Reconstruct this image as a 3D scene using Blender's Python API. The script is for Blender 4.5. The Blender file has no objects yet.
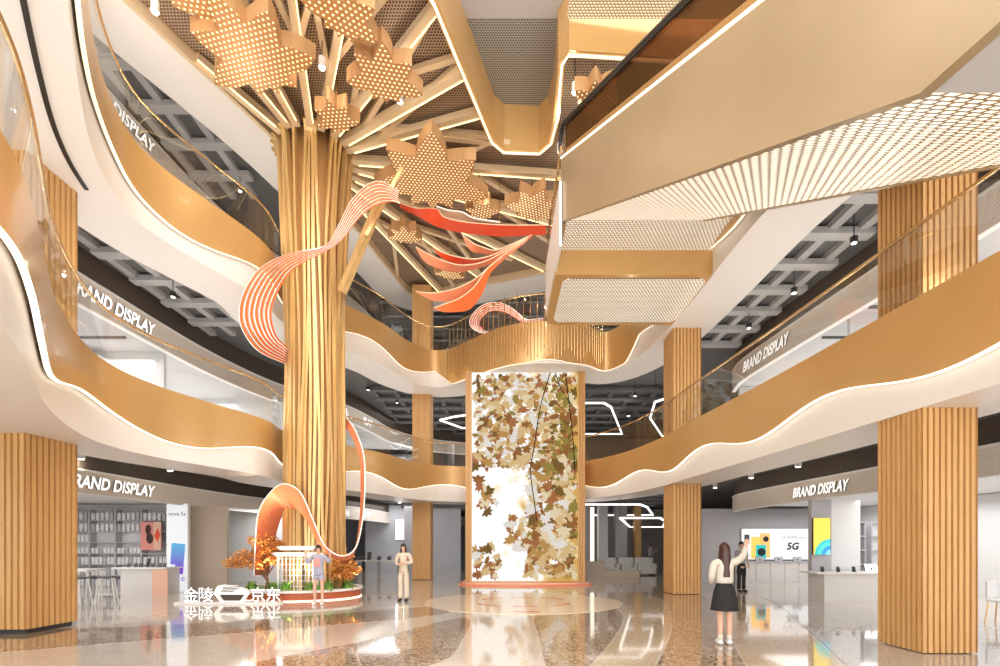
import bpy, bmesh, math, random
from mathutils import Vector, Matrix
random.seed(7)
SC = bpy.context.scene
COL = SC.collection
PI = math.pi
F = 460.0; HZ = 546.0; CH = 1.58          # focal length in px, horizon row, eye height

# ---------------- camera, world, sun, exposure ----------------
cam = bpy.data.objects.new('camera', bpy.data.cameras.new('camera'))
COL.objects.link(cam)
cam.location = (0, 0, CH); cam.rotation_euler = (PI/2, 0, 0)
cam.data.sensor_width = 36; cam.data.lens = 36*F/1000.0
cam.data.shift_y = (HZ-333)/1000.0
cam.data.clip_end = 300
SC.camera = cam
SC.view_settings.view_transform = 'Standard'
SC.view_settings.look = 'None'
SC.view_settings.gamma = 1
SC.view_settings.use_curve_mapping = False
SC.view_settings.exposure = -0.1
w = bpy.data.worlds.new('world'); SC.world = w; w.use_nodes = True
w.node_tree.nodes['Background'].inputs[0].default_value = (1.0, 0.965, 0.92, 1)
w.node_tree.nodes['Background'].inputs[1].default_value = 4.2
def area(name, loc, sx, sy, power, col=(1, .93, .84), rot=(0, 0, 0)):
    l = bpy.data.lights.new(name, 'AREA'); l.shape = 'RECTANGLE'; l.size = sx; l.size_y = sy
    l.energy = power; l.color = col
    o = bpy.data.objects.new(name, l); COL.objects.link(o); o.location = loc; o.rotation_euler = rot
    return o
AREAS = [
  ('overhead_fill', (-1.0, 3.0, 14.9), 8, 7, 900, (1, .94, .86)),  # unseen area lamp added above the camera to fill the atrium
 ('shop_light', (-14, 8, 2.95), 4, 14, 420, (1, .98, .96)),
 ('shop_light', (-13.5, 14, 7.9), 3.5, 20, 700, (1, .98, .96)),
 ('shop_light', (12.7, 11, 2.95), 4, 16, 420, (1, .98, .96)),
 ('shop_light', (12.7, 11, 7.9), 4, 18, 700, (1, .98, .96)),
 ('shop_light', (-7, 25.5, 3.9), 4, 4, 150, (1, .98, .96)),
 ('shop_light', (-9.2, 18.3, 3.1), 2, 2, 60, (1, .98, .96)),
 ('shop_light', (-7, 30, 8.0), 4, 3, 200, (1, .98, .96)),
 ('gallery_fill', (-1, 27, 4.0), 12, 6, 160, (1, .95, .88)),  # from here on: lamps added under the back gallery ceilings for brightness
 ('gallery_fill', (0, 26, 9.3), 14, 6, 300, (1, .95, .88)),
 ('gallery_fill', (0, 26, 14.4), 14, 6, 300, (1, .95, .88)),
]
for a_ in AREAS: area(*a_)

# ---------------- materials ----------------
M = {}
def mat(name, col, rough=.5, metal=0., emit=0., ecol=None, alpha=None, spec=None, coat=0):
    m = bpy.data.materials.new(name); m.use_nodes = True
    b = m.node_tree.nodes['Principled BSDF']
    b.inputs['Base Color'].default_value = (*col, 1)
    b.inputs['Roughness'].default_value = rough
    b.inputs['Metallic'].default_value = metal
    if coat: b.inputs['Coat Weight'].default_value = coat; b.inputs['Coat Roughness'].default_value = .05
    if spec is not None: b.inputs['Specular IOR Level'].default_value = spec
    if emit:
        b.inputs['Emission Color'].default_value = (*(ecol or col), 1)
        b.inputs['Emission Strength'].default_value = emit
    M[name] = m
    return m
def NT(m): return m.node_tree, m.node_tree.nodes['Principled BSDF']
def noisy(name, c1, c2, scale, rough=.5, metal=0, detail=3, stretch=(1, 1, 1), coat=0, bump=0):
    m = mat(name, c1, rough, metal, coat=coat); t, b = NT(m)
    tc = t.nodes.new('ShaderNodeTexCoord'); mp = t.nodes.new('ShaderNodeMapping')
    mp.inputs['Scale'].default_value = stretch
    n = t.nodes.new('ShaderNodeTexNoise'); n.inputs['Scale'].default_value = scale; n.inputs['Detail'].default_value = detail
    r = t.nodes.new('ShaderNodeValToRGB')
    r.color_ramp.elements[0].position = .35; r.color_ramp.elements[0].color = (*c1, 1)
    r.color_ramp.elements[1].position = .65; r.color_ramp.elements[1].color = (*c2, 1)
    L = t.links.new
    L(tc.outputs['Object'], mp.inputs[0]); L(mp.outputs[0], n.inputs['Vector']); L(n.outputs['Fac'], r.inputs[0]); L(r.outputs[0], b.inputs['Base Color'])
    if bump:
        bp = t.nodes.new('ShaderNodeBump'); bp.inputs['Strength'].default_value = bump
        L(n.outputs['Fac'], bp.inputs['Height']); L(bp.outputs[0], b.inputs['Normal'])
    return m
mat('white', (.86, .82, .78), .38)
mat('white_pure', (.86, .86, .86), .4)
mat('soffit', (.86, .83, .80), .32)
noisy('gold', (.66, .405, .155), (.70, .44, .18), .7, .3, .35, coat=.3)
noisy('gold_panel', (.43, .335, .215), (.49, .385, .25), .5, .33, .5)
noisy('wood_slat', (.62, .35, .13), (.70, .42, .17), 3, .45, 0, stretch=(6, 6, .3))
noisy('trunk_gold', (.70, .46, .18), (.80, .55, .25), 2, .33, .4, stretch=(4, 4, .2))
noisy('beam', (.76, .59, .38), (.80, .64, .43), 2, .4, .2)
noisy('gold_leaf', (.56, .32, .15), (.61, .37, .18), 2, .4, .3)
mat('brass', (.62, .42, .2), .25, .8)
mat('led', (1, .93, .8), .5, emit=1.7, ecol=(1, .92, .76))
mat('led_white', (1, 1, 1), .5, emit=2.0, ecol=(1, .98, .95))
mat('led_warm', (1, .85, .5), .5, emit=2.2, ecol=(1, .78, .38))
mat('letter_white', (.95, .95, .95), .5, emit=1.0, ecol=(1, .98, .96))
mat('shop_light', (1, 1, 1), .5, emit=2.3, ecol=(1, .98, .96))
mat('dark_brown', (.085, .065, .052), .6)
mat('dark', (.03, .03, .032), .5)
mat('black', (.008, .008, .008), .4)
mat('ceil_grey', (.15, .15, .155), .7)
mat('ceil_dark', (.045, .045, .05), .7)
mat('duct_grey', (.46, .46, .47), .6)
mat('duct_dark', (.13, .13, .135), .6)
mat('wall_grey', (.50, .50, .53), .6)
mat('wall_bluegrey', (.60, .63, .70), .5)
mat('shop_white', (.80, .81, .83), .5)
mat('counter_white', (.72, .70, .69), .35)
mat('stone_grey', (.36, .34, .33), .4)
mat('beige_panel', (.52, .43, .35), .4)
mat('orange', (.85, .17, .04), .4)
mat('coral', (.86, .29, .15), .38)
mat('coral_pale', (.90, .56, .42), .4)
mat('red', (.85, .09, .03), .35)
mat('cream', (.92, .74, .50), .4)
mat('skin', (.72, .44, .32), .5)
mat('hair', (.022, .012, .010), .35)
mat('hair_brown', (.05, .014, .010), .35)
mat('cloth_white', (.62, .58, .52), .8)
mat('cloth_cream', (.70, .61, .49), .8)
mat('cloth_blue', (.42, .43, .56), .8)
mat('cloth_grey', (.35, .36, .38), .8)
mat('cloth_dark', (.012, .012, .014), .8)
mat('pink', (.85, .35, .32), .8)
noisy('leaf_orange', (.90, .38, .08), (.98, .62, .22), 9, .6)
noisy('leaf_green', (.10, .28, .03), (.28, .45, .08), 9, .6)
mat('edge_white', (.95, .93, .9), .4, emit=.35)
mat('edge_glow', (1, .93, .8), .5, emit=.7, ecol=(1, .9, .72))
mat('bark', (.16, .08, .045), .8)
# glass: thin clear pane
def glass(name, tint, gl=.05, refl=(1, 1, 1)):
    m = bpy.data.materials.new(name); m.use_nodes = True; t = m.node_tree; t.nodes.clear()
    o = t.nodes.new('ShaderNodeOutputMaterial'); mx = t.nodes.new('ShaderNodeMixShader')
    tr = t.nodes.new('ShaderNodeBsdfTransparent'); g = t.nodes.new('ShaderNodeBsdfGlossy'); fr = t.nodes.new('ShaderNodeMapRange'); lw = t.nodes.new('ShaderNodeLayerWeight'); pw = t.nodes.new('ShaderNodeMath'); pw.operation = 'POWER'; pw.inputs[1].default_value = 3.5
    lw.inputs[0].default_value = .5; t.links.new(lw.outputs['Facing'], pw.inputs[0]); t.links.new(pw.outputs[0], fr.inputs[0]); fr.inputs[3].default_value = .05; fr.inputs[4].default_value = .38
    tr.inputs[0].default_value = (*tint, 1); g.inputs['Roughness'].default_value = gl; g.inputs[0].default_value = (*refl, 1)
    t.links.new(fr.outputs[0], mx.inputs[0]); t.links.new(tr.outputs[0], mx.inputs[1]); t.links.new(g.outputs[0], mx.inputs[2]); t.links.new(mx.outputs[0], o.inputs[0])
    M[name] = m
glass('glass', (.93, .93, .92), .01)
glass('glass_dark', (.40, .27, .20), .03)
# pattern helper: dots / slots / hexes that are openings or lit holes in a panel
def perforated(name, base, hole, sx, sy, size, kind='dot', emit=0, metal=.3, rough=.4, axes='xy', hexa=True):
    m = mat(name, base, rough, metal); t, b = NT(m); L = t.links.new
    tc = t.nodes.new('ShaderNodeTexCoord'); sp = t.nodes.new('ShaderNodeSeparateXYZ'); L(tc.outputs['Object'], sp.inputs[0])
    ax = {'x': 0, 'y': 1, 'z': 2}
    def mth(op, a, bv=None, cv=None):
        n = t.nodes.new('ShaderNodeMath'); n.operation = op
        for i, v in enumerate((a, bv, cv)):
            if v is None: continue
            if isinstance(v, (int, float)): n.inputs[i].default_value = v
            else: L(v, n.inputs[i])
        return n.outputs[0]
    u = mth('DIVIDE', sp.outputs[ax[axes[0]]], sx); v = mth('DIVIDE', sp.outputs[ax[axes[1]]], sy)
    row = mth('FLOOR', v)
    if hexa:
        par = mth('MODULO', mth('ABSOLUTE', row), 2.0); u = mth('ADD', u, mth('MULTIPLY', par, .5))
    fu = mth('SUBTRACT', mth('FRACT', u), .5); fv = mth('SUBTRACT', mth('FRACT', v), .5)
    if kind == 'dot':
        d = mth('SQRT', mth('ADD', mth('POWER', mth('ABSOLUTE', fu), 2.0), mth('POWER', mth('ABSOLUTE', fv), 2.0)))
        h = mth('LESS_THAN', d, size)
    else:
        h = mth('MULTIPLY', mth('LESS_THAN', mth('ABSOLUTE', fu), size[0]), mth('LESS_THAN', mth('ABSOLUTE', fv), size[1]))
    mx = t.nodes.new('ShaderNodeMix'); mx.data_type = 'RGBA'
    L(h, mx.inputs[0]); mx.inputs[6].default_value = (*base, 1); mx.inputs[7].default_value = (*hole, 1)
    L(mx.outputs[2], b.inputs['Base Color'])
    if emit:
        b.inputs['Emission Color'].default_value = (*hole, 1)
        L(mth('MULTIPLY', h, emit), b.inputs['Emission Strength'])
    return m
perforated('leaf_dots', (.56, .29, .11), (1, .84, .50), .115, .10, .22, 'dot', 1.2, .3, .35)
perforated('roof_mesh', (.46, .33, .23), (.09, .06, .04), .075, .068, .38, 'dot', 0, .2, .5)
perforated('roof_mesh_grey', (.40, .40, .38), (.10, .11, .11), .07, .06, .38, 'dot', 0, .1, .5)
perforated('slot_panel', (.42, .35, .25), (1, .93, .78), .13, .075, (.35, .34), 'slot', 1.0, .2, .4)
perforated('mesh_panel', (.40, .35, .28), (.95, .9, .78), .09, .065, (.34, .30), 'slot', .6, .1, .4)
perforated('mesh_panel_gold', (.45, .36, .22), (.9, .82, .62), .085, .06, (.34, .26), 'slot', .6, .1, .4)
perforated('sign_mesh', (.84, .77, .70), (.62, .56, .50), .05, .05, .3, 'dot', 0, 0, .5, 'yz')
perforated('sign_mesh_lit', (.72, .67, .62), (.5, .46, .43), .05, .05, .3, 'dot', 0, 0, .5, 'yz')

# ---------------- mesh helpers ----------------
class MB:
    def __init__(s): s.v = []; s.f = []
    def add(s, vs, fs):
        n = len(s.v); s.v += [tuple(v) for v in vs]; s.f += [tuple(i+n for i in f) for f in fs]; return s
    def box(s, x0, y0, z0, x1, y1, z1):
        return s.add([(x0,y0,z0),(x1,y0,z0),(x1,y1,z0),(x0,y1,z0),(x0,y0,z1),(x1,y0,z1),(x1,y1,z1),(x0,y1,z1)],
                     [(0,3,2,1),(4,5,6,7),(0,1,5,4),(1,2,6,5),(2,3,7,6),(3,0,4,7)])
    def bar(s, a, b, w, h, up=(0, 0, 1)):
        a = Vector(a); b = Vector(b); d = (b-a).normalized(); u = Vector(up)
        r = d.cross(u)
        if r.length < 1e-4: r = d.cross(Vector((1, 0, 0)))
        r.normalize(); u = r.cross(d).normalized()
        vs = [p + r*(sx*w/2) + u*(sz*h/2) for p in (a, b) for sx, sz in ((-1,-1),(1,-1),(1,1),(-1,1))]
        return s.add(vs, [(0,3,2,1),(4,5,6,7),(0,1,5,4),(1,2,6,5),(2,3,7,6),(3,0,4,7)])
    def prism(s, poly, z0, z1):
        n = len(poly)
        a = sum(poly[i][0]*poly[(i+1)%n][1]-poly[(i+1)%n][0]*poly[i][1] for i in range(n))
        if a < 0: poly = poly[::-1]
        vs = [(x, y, z0) for x, y in poly]+[(x, y, z1) for x, y in poly]
        fs = [tuple(range(n))[::-1], tuple(range(n, 2*n))]+[(i, (i+1) % n, n+(i+1) % n, n+i) for i in range(n)]
        return s.add(vs, fs)
    def tube(s, pts, r, n=8, cap=True):
        pts = [Vector(p) for p in pts]; rings = []
        R = r if isinstance(r, (list, tuple)) else [r]*len(pts)
        u = None
        for i, p in enumerate(pts):
            d = (pts[min(i+1, len(pts)-1)]-pts[max(i-1, 0)]).normalized()
            if u is None:
                u = d.cross(Vector((0, 0, 1)))
                if u.length < 1e-3: u = Vector((1, 0, 0))
            u = (u-d*u.dot(d)).normalized(); v = d.cross(u)
            rings.append([p+(u*math.cos(2*PI*k/n)+v*math.sin(2*PI*k/n))*R[i] for k in range(n)])
        vs = [q for g in rings for q in g]; fs = []
        for i in range(len(rings)-1):
            for k in range(n): fs.append((i*n+k, i*n+(k+1) % n, (i+1)*n+(k+1) % n, (i+1)*n+k))
        if cap: fs += [tuple(range(n))[::-1], tuple((len(rings)-1)*n+k for k in range(n))]
        return s.add(vs, fs)
    def lathe(s, c, prof, n=24):
        vs = []; fs = []
        for r, z in prof:
            for k in range(n): vs.append((c[0]+r*math.cos(2*PI*k/n), c[1]+r*math.sin(2*PI*k/n), c[2]+z))
        for i in range(len(prof)-1):
            for k in range(n): fs.append((i*n+k, i*n+(k+1) % n, (i+1)*n+(k+1) % n, (i+1)*n+k))
        fs += [tuple(range(n))[::-1], tuple((len(prof)-1)*n+k for k in range(n))]
        return s.add(vs, fs)
    def grid(s, rows, closed=False, thick=0):
        """rows: list of rows of points -> surface"""
        m = len(rows[0]); vs = [p for r in rows for p in r]; fs = []
        for i in range(len(rows)-1):
            for k in range(m if closed else m-1): fs.append((i*m+k, i*m+(k+1) % m, (i+1)*m+(k+1) % m, (i+1)*m+k))
        return s.add(vs, fs)
    def ball(s, c, rx, ry, rz, n=12, m=8):
        rows = [[(c[0]+rx*math.sin(PI*i/m)*math.cos(2*PI*k/n), c[1]+ry*math.sin(PI*i/m)*math.sin(2*PI*k/n), c[2]+rz*math.cos(PI*i/m)) for k in range(n)] for i in range(m+1)]
        return s.grid(rows, True)
    def build(s, name, m, parent=None, smooth=False, label=None, cat=None, group=None, kind=None, mods=None):
        me = bpy.data.meshes.new(name); me.from_pydata(s.v, [], s.f)
        bm = bmesh.new(); bm.from_mesh(me); bmesh.ops.remove_doubles(bm, verts=bm.verts, dist=1e-5)
        bmesh.ops.recalc_face_normals(bm, faces=bm.faces); bm.to_mesh(me); bm.free()
        me.materials.append(M[m] if isinstance(m, str) else m)
        if smooth:
            for p in me.polygons: p.use_smooth = True
        o = bpy.data.objects.new(name, me); COL.objects.link(o)
        if parent: o.parent = parent
        tag(o, label, cat, group, kind)
        if smooth == 'auto':
            me.set_sharp_from_angle(angle=math.radians(35))
        return o
def tag(o, label=None, cat=None, group=None, kind=None):
    if label: o['label'] = label
    if cat: o['category'] = cat
    if group: o['group'] = group
    if kind: o['kind'] = kind
    return o
def empty(name, loc=(0, 0, 0), rz=0, label=None, cat=None, group=None, kind=None):
    o = bpy.data.objects.new(name, None); COL.objects.link(o); o.location = loc; o.rotation_euler = (0, 0, rz)
    return tag(o, label, cat, group, kind)
def struct(mb, name, m, **k): return mb.build(name, m, kind='structure', **k)
def copy_tree(o, parent=None):
    c = o.copy(); COL.objects.link(c); c.parent = parent
    for ch in list(o.children): copy_tree(ch, c)
    return c
def W(px, py, Y): return Vector(((px-500)*Y/F, Y, CH+(HZ-py)*Y/F))     # a pixel at depth Y
def WZ(px, py, Z):                                                      # a pixel on the level Z
    Y = (Z-CH)*F/(HZ-py); return Vector(((px-500)*Y/F, Y, Z))
def cr(pts, n=10, closed=False):
    """Catmull-Rom through points of any dimension"""
    out = []; N = len(pts)
    for i in range(N if closed else N-1):
        if closed: p = [pts[(i+k-1) % N] for k in range(4)]
        else: p = [pts[max(i-1, 0)], pts[i], pts[i+1], pts[min(i+2, N-1)]]
        for j in range(n):
            t = j/n
            out.append(tuple(.5*(2*b+(c-a)*t+(2*a-5*b+4*c-d)*t*t+(3*b-a-3*c+d)*t**3) for a, b, c, d in zip(*p)))
    if not closed: out.append(tuple(pts[-1]))
    return out
def resample(pts, step):
    L = [0]
    for a, b in zip(pts, pts[1:]): L.append(L[-1]+math.dist(a, b))
    n = max(2, int(L[-1]/step)); out = []; j = 0
    for i in range(n+1):
        s = L[-1]*i/n
        while j < len(L)-2 and L[j+1] < s: j += 1
        t = (s-L[j])/max(L[j+1]-L[j], 1e-9)
        out.append(tuple(a+(b-a)*t for a, b in zip(pts[j], pts[j+1])))
    return out
def normals(pts):
    out = []
    for i in range(len(pts)):
        a = pts[max(i-1, 0)]; b = pts[min(i+1, len(pts)-1)]
        d = (b[0]-a[0], b[1]-a[1]); l = math.hypot(*d) or 1; out.append((-d[1]/l, d[0]/l))
    return out
def arclen(pts):
    L = [0]
    for a, b in zip(pts, pts[1:]): L.append(L[-1]+math.dist(a[:2], b[:2]))
    return L
def smooth_field(v, k):
    for _ in range(k): v = [v[0]]+[(a+2*b+c)/4 for a, b, c in zip(v, v[1:], v[2:])]+[v[-1]]
    return v
def band(pts, nrm, off0, off1, zb, zt, skip=None):
    """closed cross-section swept along a plan path"""
    mb = MB(); n = len(pts)
    fb = zb if callable(zb) else (lambda i: zb); ft = zt if callable(zt) else (lambda i: zt)
    rows = []
    for i, (p, q) in enumerate(zip(pts, nrm)):
        a = (p[0]+q[0]*off0, p[1]+q[1]*off0); b = (p[0]+q[0]*off1, p[1]+q[1]*off1)
        rows.append([(*a, fb(i)), (*a, ft(i)), (*b, ft(i)), (*b, fb(i))])
    mb.grid(rows, True); mb.f.append((0, 1, 2, 3)); k = 4*(n-1); mb.f.append((k+3, k+2, k+1, k))
    return mb
_fonts = {}
def text(name, body, size, m, loc, xdir, updir, parent=None, extrude=.02, shear=0, bold=.0, align='LEFT', sx=1.0, **tg):
    c = bpy.data.curves.new(name, 'FONT'); c.body = body; c.size = size; c.extrude = extrude; c.shear = shear; c.offset = bold
    c.align_x = align; c.resolution_u = 3
    o = bpy.data.objects.new(name, c); COL.objects.link(o)
    bpy.context.view_layer.update()
    me = bpy.data.meshes.new_from_object(o.evaluated_get(bpy.context.evaluated_depsgraph_get()))
    bpy.data.objects.remove(o); bpy.data.curves.remove(c)
    me.materials.clear(); me.materials.append(M[m]); me.materials.append(M['duct_dark'])
    for f_ in me.polygons: f_.material_index = 0 if f_.normal.z > .5 else 1
    x = Vector(xdir).normalized(); u = Vector(updir).normalized(); z = x.cross(u)
    mt = Matrix((x*sx, u, z)).transposed().to_4x4(); mt.translation = Vector(loc)
    me.transform(mt)
    ob = bpy.data.objects.new(name, me); COL.objects.link(ob); me.name = name
    if parent: ob.parent = parent
    return tag(ob, **tg)
# ---------------- plan curves of the atrium edge on each storey ----------------
LEFT = [(-2.0,-3.5),(-2.7,-.5),(-3.3,1.8),(-4.0,3.3),(-4.46,4.2),(-4.97,4.9),(-5.6,5.65),(-6.44,6.66),(-7.25,7.9),(-7.75,9.1),(-7.75,10.3),(-7.35,11.5),(-6.85,12.7),(-6.72,13.5),(-6.8,14.4),(-6.45,15.4),(-5.5,16.6),(-4.57,17.9)]
P2 = LEFT+[(-3.9,19.4),(-3.0,20.5),(-1.8,20.9),(-.2,21.0),(1.7,20.7),(3.4,19.9),(4.7,18.0),(5.35,15.6),(5.55,13.2),(5.85,10),(6.02,7.4),(6.12,5.66),(6.25,3),(6.3,-.5),(6.3,-3.5)]
P3 = [(-1.0,-3.5),(-1.4,0),(-2.2,2),(-3.1,3.2),(-4.0,4.25),(-4.85,5.2),(-5.64,6.15),(-6.46,7.2),(-7.1,8.1),(-7.55,8.95),(-7.8,9.8),(-7.7,10.6)]+LEFT[11:]+[(-3.9,19.4),(-3.1,20.3),(-2.2,20.2),(-1.1,19.2),(.3,18.1),(1.8,17.7),(3.3,18.0),(4.3,18.6),(5.0,17.4),(5.35,15.6),(5.45,13.2),(5.5,10),(5.9,7.4),(6.12,5.66),(6.25,3),(6.3,-.5),(6.3,-3.5)]
P4 = [(-11.2,.5),(-10.4,4.2),(-9.5,7.2),(-8.3,10.2),(-6.7,13.7),(-5.6,17.2),(-4.8,20.3),(-4.35,21.9),(-3.5,22.3),(-1,21.4),(2,20.4),(3.8,19.8),(4.8,18.4),(5.35,16),(5.5,13.2),(5.6,10),(5.9,7.4),(6.12,5.66),(6.25,3),(6.3,-3.5)]
SOFF = {2: 3.6, 3: 8.65, 4: 13.7}
CEIL = {2: 4.15, 3: 9.5, 4: 14.55}
CTR = (-.7, 9.0)
def outer(p, bx=(-17.5, 16.5), by=(-3.6, 34)):
    dx, dy = p[0]-CTR[0], p[1]-CTR[1]; t = 1e9
    if dx: t = min(t, ((bx[1] if dx > 0 else bx[0])-CTR[0])/dx)
    if dy: t = min(t, ((by[1] if dy > 0 else by[0])-CTR[1])/dy)
    return (CTR[0]+dx*t, CTR[1]+dy*t)
def ringslab(A, B, z0, z1):
    mb = MB(); rows = [[(*a, z0), (*a, z1), (*b, z1), (*b, z0)] for a, b in zip(A, B)]
    mb.grid(rows, True); mb.f.append((0, 1, 2, 3)); k = 4*(len(A)-1); mb.f.append((k+3, k+2, k+1, k)); return mb
PATHS = {}
for lv, P in ((2, P2), (3, P3), (4, P4)):
    pts = resample(cr(P, 12), .13); nr = normals(pts)
    nx = smooth_field([q[0] for q in nr], 60); ny = smooth_field([q[1] for q in nr], 60)
    on = [(a/(math.hypot(a, b) or 1), b/(math.hypot(a, b) or 1)) for a, b in zip(nx, ny)]
    PATHS[lv] = (pts, nr, on)
    S, C = SOFF[lv], CEIL[lv]; top = S+1.6
    L = arclen(pts)
    # arclength where the far end of each side starts, to phase the waves
    sl = min(range(len(pts)), key=lambda i: math.dist(pts[i], (-7.5, 11.0))); sr = min(range(len(pts)), key=lambda i: math.dist(pts[i], (5.8, 10.5)))
    def wave(i, S=S, L=L, sl=sl, sr=sr, pts=pts, lv=lv):
        s = L[i]-L[sl] if i < (sl+sr)/2 else L[i]-L[sr]
        if i < (sl+sr)/2: z = .57-.19*math.cos(2*PI*s/(4.6 if s > 0 else 5.2))
        else: z = .57-.17*math.cos(2*PI*s/4.25)
        if lv == 4: z = .12
        if lv == 3:
            p = pts[i]; k = max(0, min(1, (p[1]-17)/.8))*max(0, min(1, (p[0]+2.9)/.8)); z = z*(1-k)+.03*k
        return S+z
    off = [(p[0]+q[0]*1.5, p[1]+q[1]*1.5) for p, q in zip(pts, on)]
    edge = [(p[0]+q[0]*.09, p[1]+q[1]*.09) for p, q in zip(pts, nr)]
    out = [outer(p) for p in off]
    if lv < 4:
        struct(band(pts, nr, .0, .05, wave, top), 'trim_%d' % (lv*10), 'gold', smooth='auto')
        struct(band(pts, nr, -.012, .05, lambda i: wave(i)-.016, lambda i: wave(i)), 'trim_%d' % (lv*10+1), 'led' if lv == 2 else 'edge_glow')
        struct(ringslab(edge, off, S, top-.05), 'ceiling_soffit', 'soffit', smooth='auto')
        struct(ringslab(off, out, C, top-.1), 'ceiling_gallery', 'ceil_grey')
        struct(ringslab(edge, out, top-.1, top-.06), 'floor_upper', 'white')
        struct(band(pts, nr, .02, .045, top, top+1.02), 'window_%d' % lv, 'glass', smooth='auto')
        mb = MB(); mb.tube([(p[0]+q[0]*.032, p[1]+q[1]*.032, top+1.05) for p, q in zip(pts, nr)][::2], .026, 8)
        mb.build('handrail', 'brass', smooth=True, label='brass handrail on the %s-level glass balustrade around the atrium' % ({2: 'first gallery', 3: 'second gallery'}[lv]), cat='handrail')
    else:
        struct(ringslab(edge, off, S, top-.05), 'ceiling_soffit', 'soffit', smooth='auto')
        struct(ringslab(off, out, C, top-.1), 'ceiling_gallery', 'ceil_grey')
        struct(band(pts, nr, -.02, .08, S-.02, S+.22), 'trim_40', 'beam', smooth='auto')
        struct(band(pts, nr, .0, .06, S+.22, S+.34), 'trim_41', 'beam')
# black slot running through the near left soffit on the second gallery
pts, nr, on = PATHS[3]
i0 = [i for i, p in enumerate(pts) if p[0] < -4 and 2 < p[1] < 9.3]
struct(band([pts[i] for i in i0], [nr[i] for i in i0], .50, .57, 8.62, 8.66), 'trim_50', 'black')

# ---------------- shop fronts around the galleries ----------------
WL = [(-10.9,1),(-11.1,5),(-11.15,9),(-11,13),(-10.7,17),(-9.8,20.3),(-8.3,22.4),(-7.6,24),(-7.1,26),(-6.6,28.3),(-5,30.6),(-2.2,32)]
WR = [(9.6,19.0),(9.3,17.6),(9.45,14.5),(9.67,11.8),(9.9,8),(10.3,4),(10.5,0)]
def front(P): p = resample(cr(P, 8), .3); return p, normals(p)
wl, wln = front(WL); wr, wrn = front(WR)
SIGN = {1: (3.0, 3.58, CEIL[2]), 2: (7.95, 8.72, CEIL[3]), 3: (13.75, 14.35, CEIL[4])}
for lv, (z0, z1, zc) in SIGN.items():
    for side, (p, q) in (('left', (wl, wln)), ('right', (wr, wrn))):
        s = 0
        struct(band(p, q, 0, .12, z0, z1), 'trim_%d' % (60+lv*2+(side == 'left')), 'sign_mesh', smooth='auto')
        struct(band(p, q, -.03, .13, z1-.01, z1+.04), 'trim_%d' % (70+lv*2+(side == 'left')), 'white_pure')
        struct(band(p, q, -.02, .13, z0-.03, z0), 'trim_%d' % (80+lv*2+(side == 'left')), 'edge_white' if lv > 1 else 'white_pure')
        struct(band(p, q, .05, .16, z1+.04, zc), 'wall_header_%s' % side, 'dark_brown')
        # shop ceilings behind the sign
        back = [((-17.4 if side == 'left' else 16.4), max(min(b[1], 30), -3)) for b in p]
        struct(ringslab([(a[0]+n[0]*.16, a[1]+n[1]*.16) for a, n in zip(p, q)], back, z0+.22, z0+.3), 'ceiling_shop', 'shop_white')
# outer walls
struct(MB().box(-17.6,-4,0,-17.45,34,15.4), 'wall_left', 'shop_white')
struct(MB().box(16.45,-4,0,16.6,34,15.4), 'wall_right', 'shop_white')
struct(MB().box(-17.6,34,0,16.6,34.15,4.2), 'wall_back', 'wall_bluegrey')
struct(MB().box(-17.6,34,4.2,16.6,34.15,15.4), 'wall_back', 'ceil_grey')
# ground floor
m = noisy('floor_base', (.56, .485, .42), (.62, .545, .48), .35, .07, 0, detail=6, coat=.6)
def terrazzo(name, cols, scale, rough=.09):
    m = mat(name, cols[0], rough, coat=.5); t, b = NT(m); L = t.links.new
    tc = t.nodes.new('ShaderNodeTexCoord'); v = t.nodes.new('ShaderNodeTexVoronoi'); v.inputs['Scale'].default_value = scale
    r = t.nodes.new('ShaderNodeValToRGB'); r.color_ramp.interpolation = 'CONSTANT'
    r.color_ramp.elements[0].color = (*cols[0], 1); r.color_ramp.elements[1].position = 1/len(cols); r.color_ramp.elements[1].color = (*cols[1], 1)
    for i, c in enumerate(cols[2:]): e = r.color_ramp.elements.new((i+2)/len(cols)); e.color = (*c, 1)
    sp = t.nodes.new('ShaderNodeSeparateColor'); L(tc.outputs['Object'], v.inputs['Vector']); L(v.outputs['Color'], sp.inputs[0]); L(sp.outputs[0], r.inputs[0]); L(r.outputs[0], b.inputs['Base Color'])
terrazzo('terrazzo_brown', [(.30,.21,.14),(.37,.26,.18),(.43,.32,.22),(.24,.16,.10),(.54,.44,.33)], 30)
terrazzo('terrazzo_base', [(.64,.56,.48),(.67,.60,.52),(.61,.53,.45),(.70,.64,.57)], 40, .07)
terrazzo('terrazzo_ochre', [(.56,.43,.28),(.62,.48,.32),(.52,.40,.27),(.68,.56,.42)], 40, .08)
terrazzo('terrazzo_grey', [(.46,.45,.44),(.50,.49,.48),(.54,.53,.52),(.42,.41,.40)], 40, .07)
mat('floor_cream', (.80,.66,.50), .12)
mat('floor_red', (.62,.12,.05), .15)
struct(MB().box(-17.6,-4,-.2,16.6,34.1,0), 'floor', 'terrazzo_base')
def inlay(px, z, m, n=6, name='floor_inlay'):
    P = [WZ(x, y, 0) for x, y in px]; P = [(p.x, p.y) for p in P]
    if n > 1: P = cr(P, n, True)
    a = sum(P[i][0]*P[(i+1)%len(P)][1]-P[(i+1)%len(P)][0]*P[i][1] for i in range(len(P)))
    struct(MB().prism(P, -.01, z), name, m)
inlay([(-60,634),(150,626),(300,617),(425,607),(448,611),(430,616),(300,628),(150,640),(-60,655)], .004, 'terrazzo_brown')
inlay([(440,622),(462,618),(470,622),(462,640),(440,662),(330,690),(150,700),(240,666),(370,640)], .004, 'terrazzo_brown')
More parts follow.
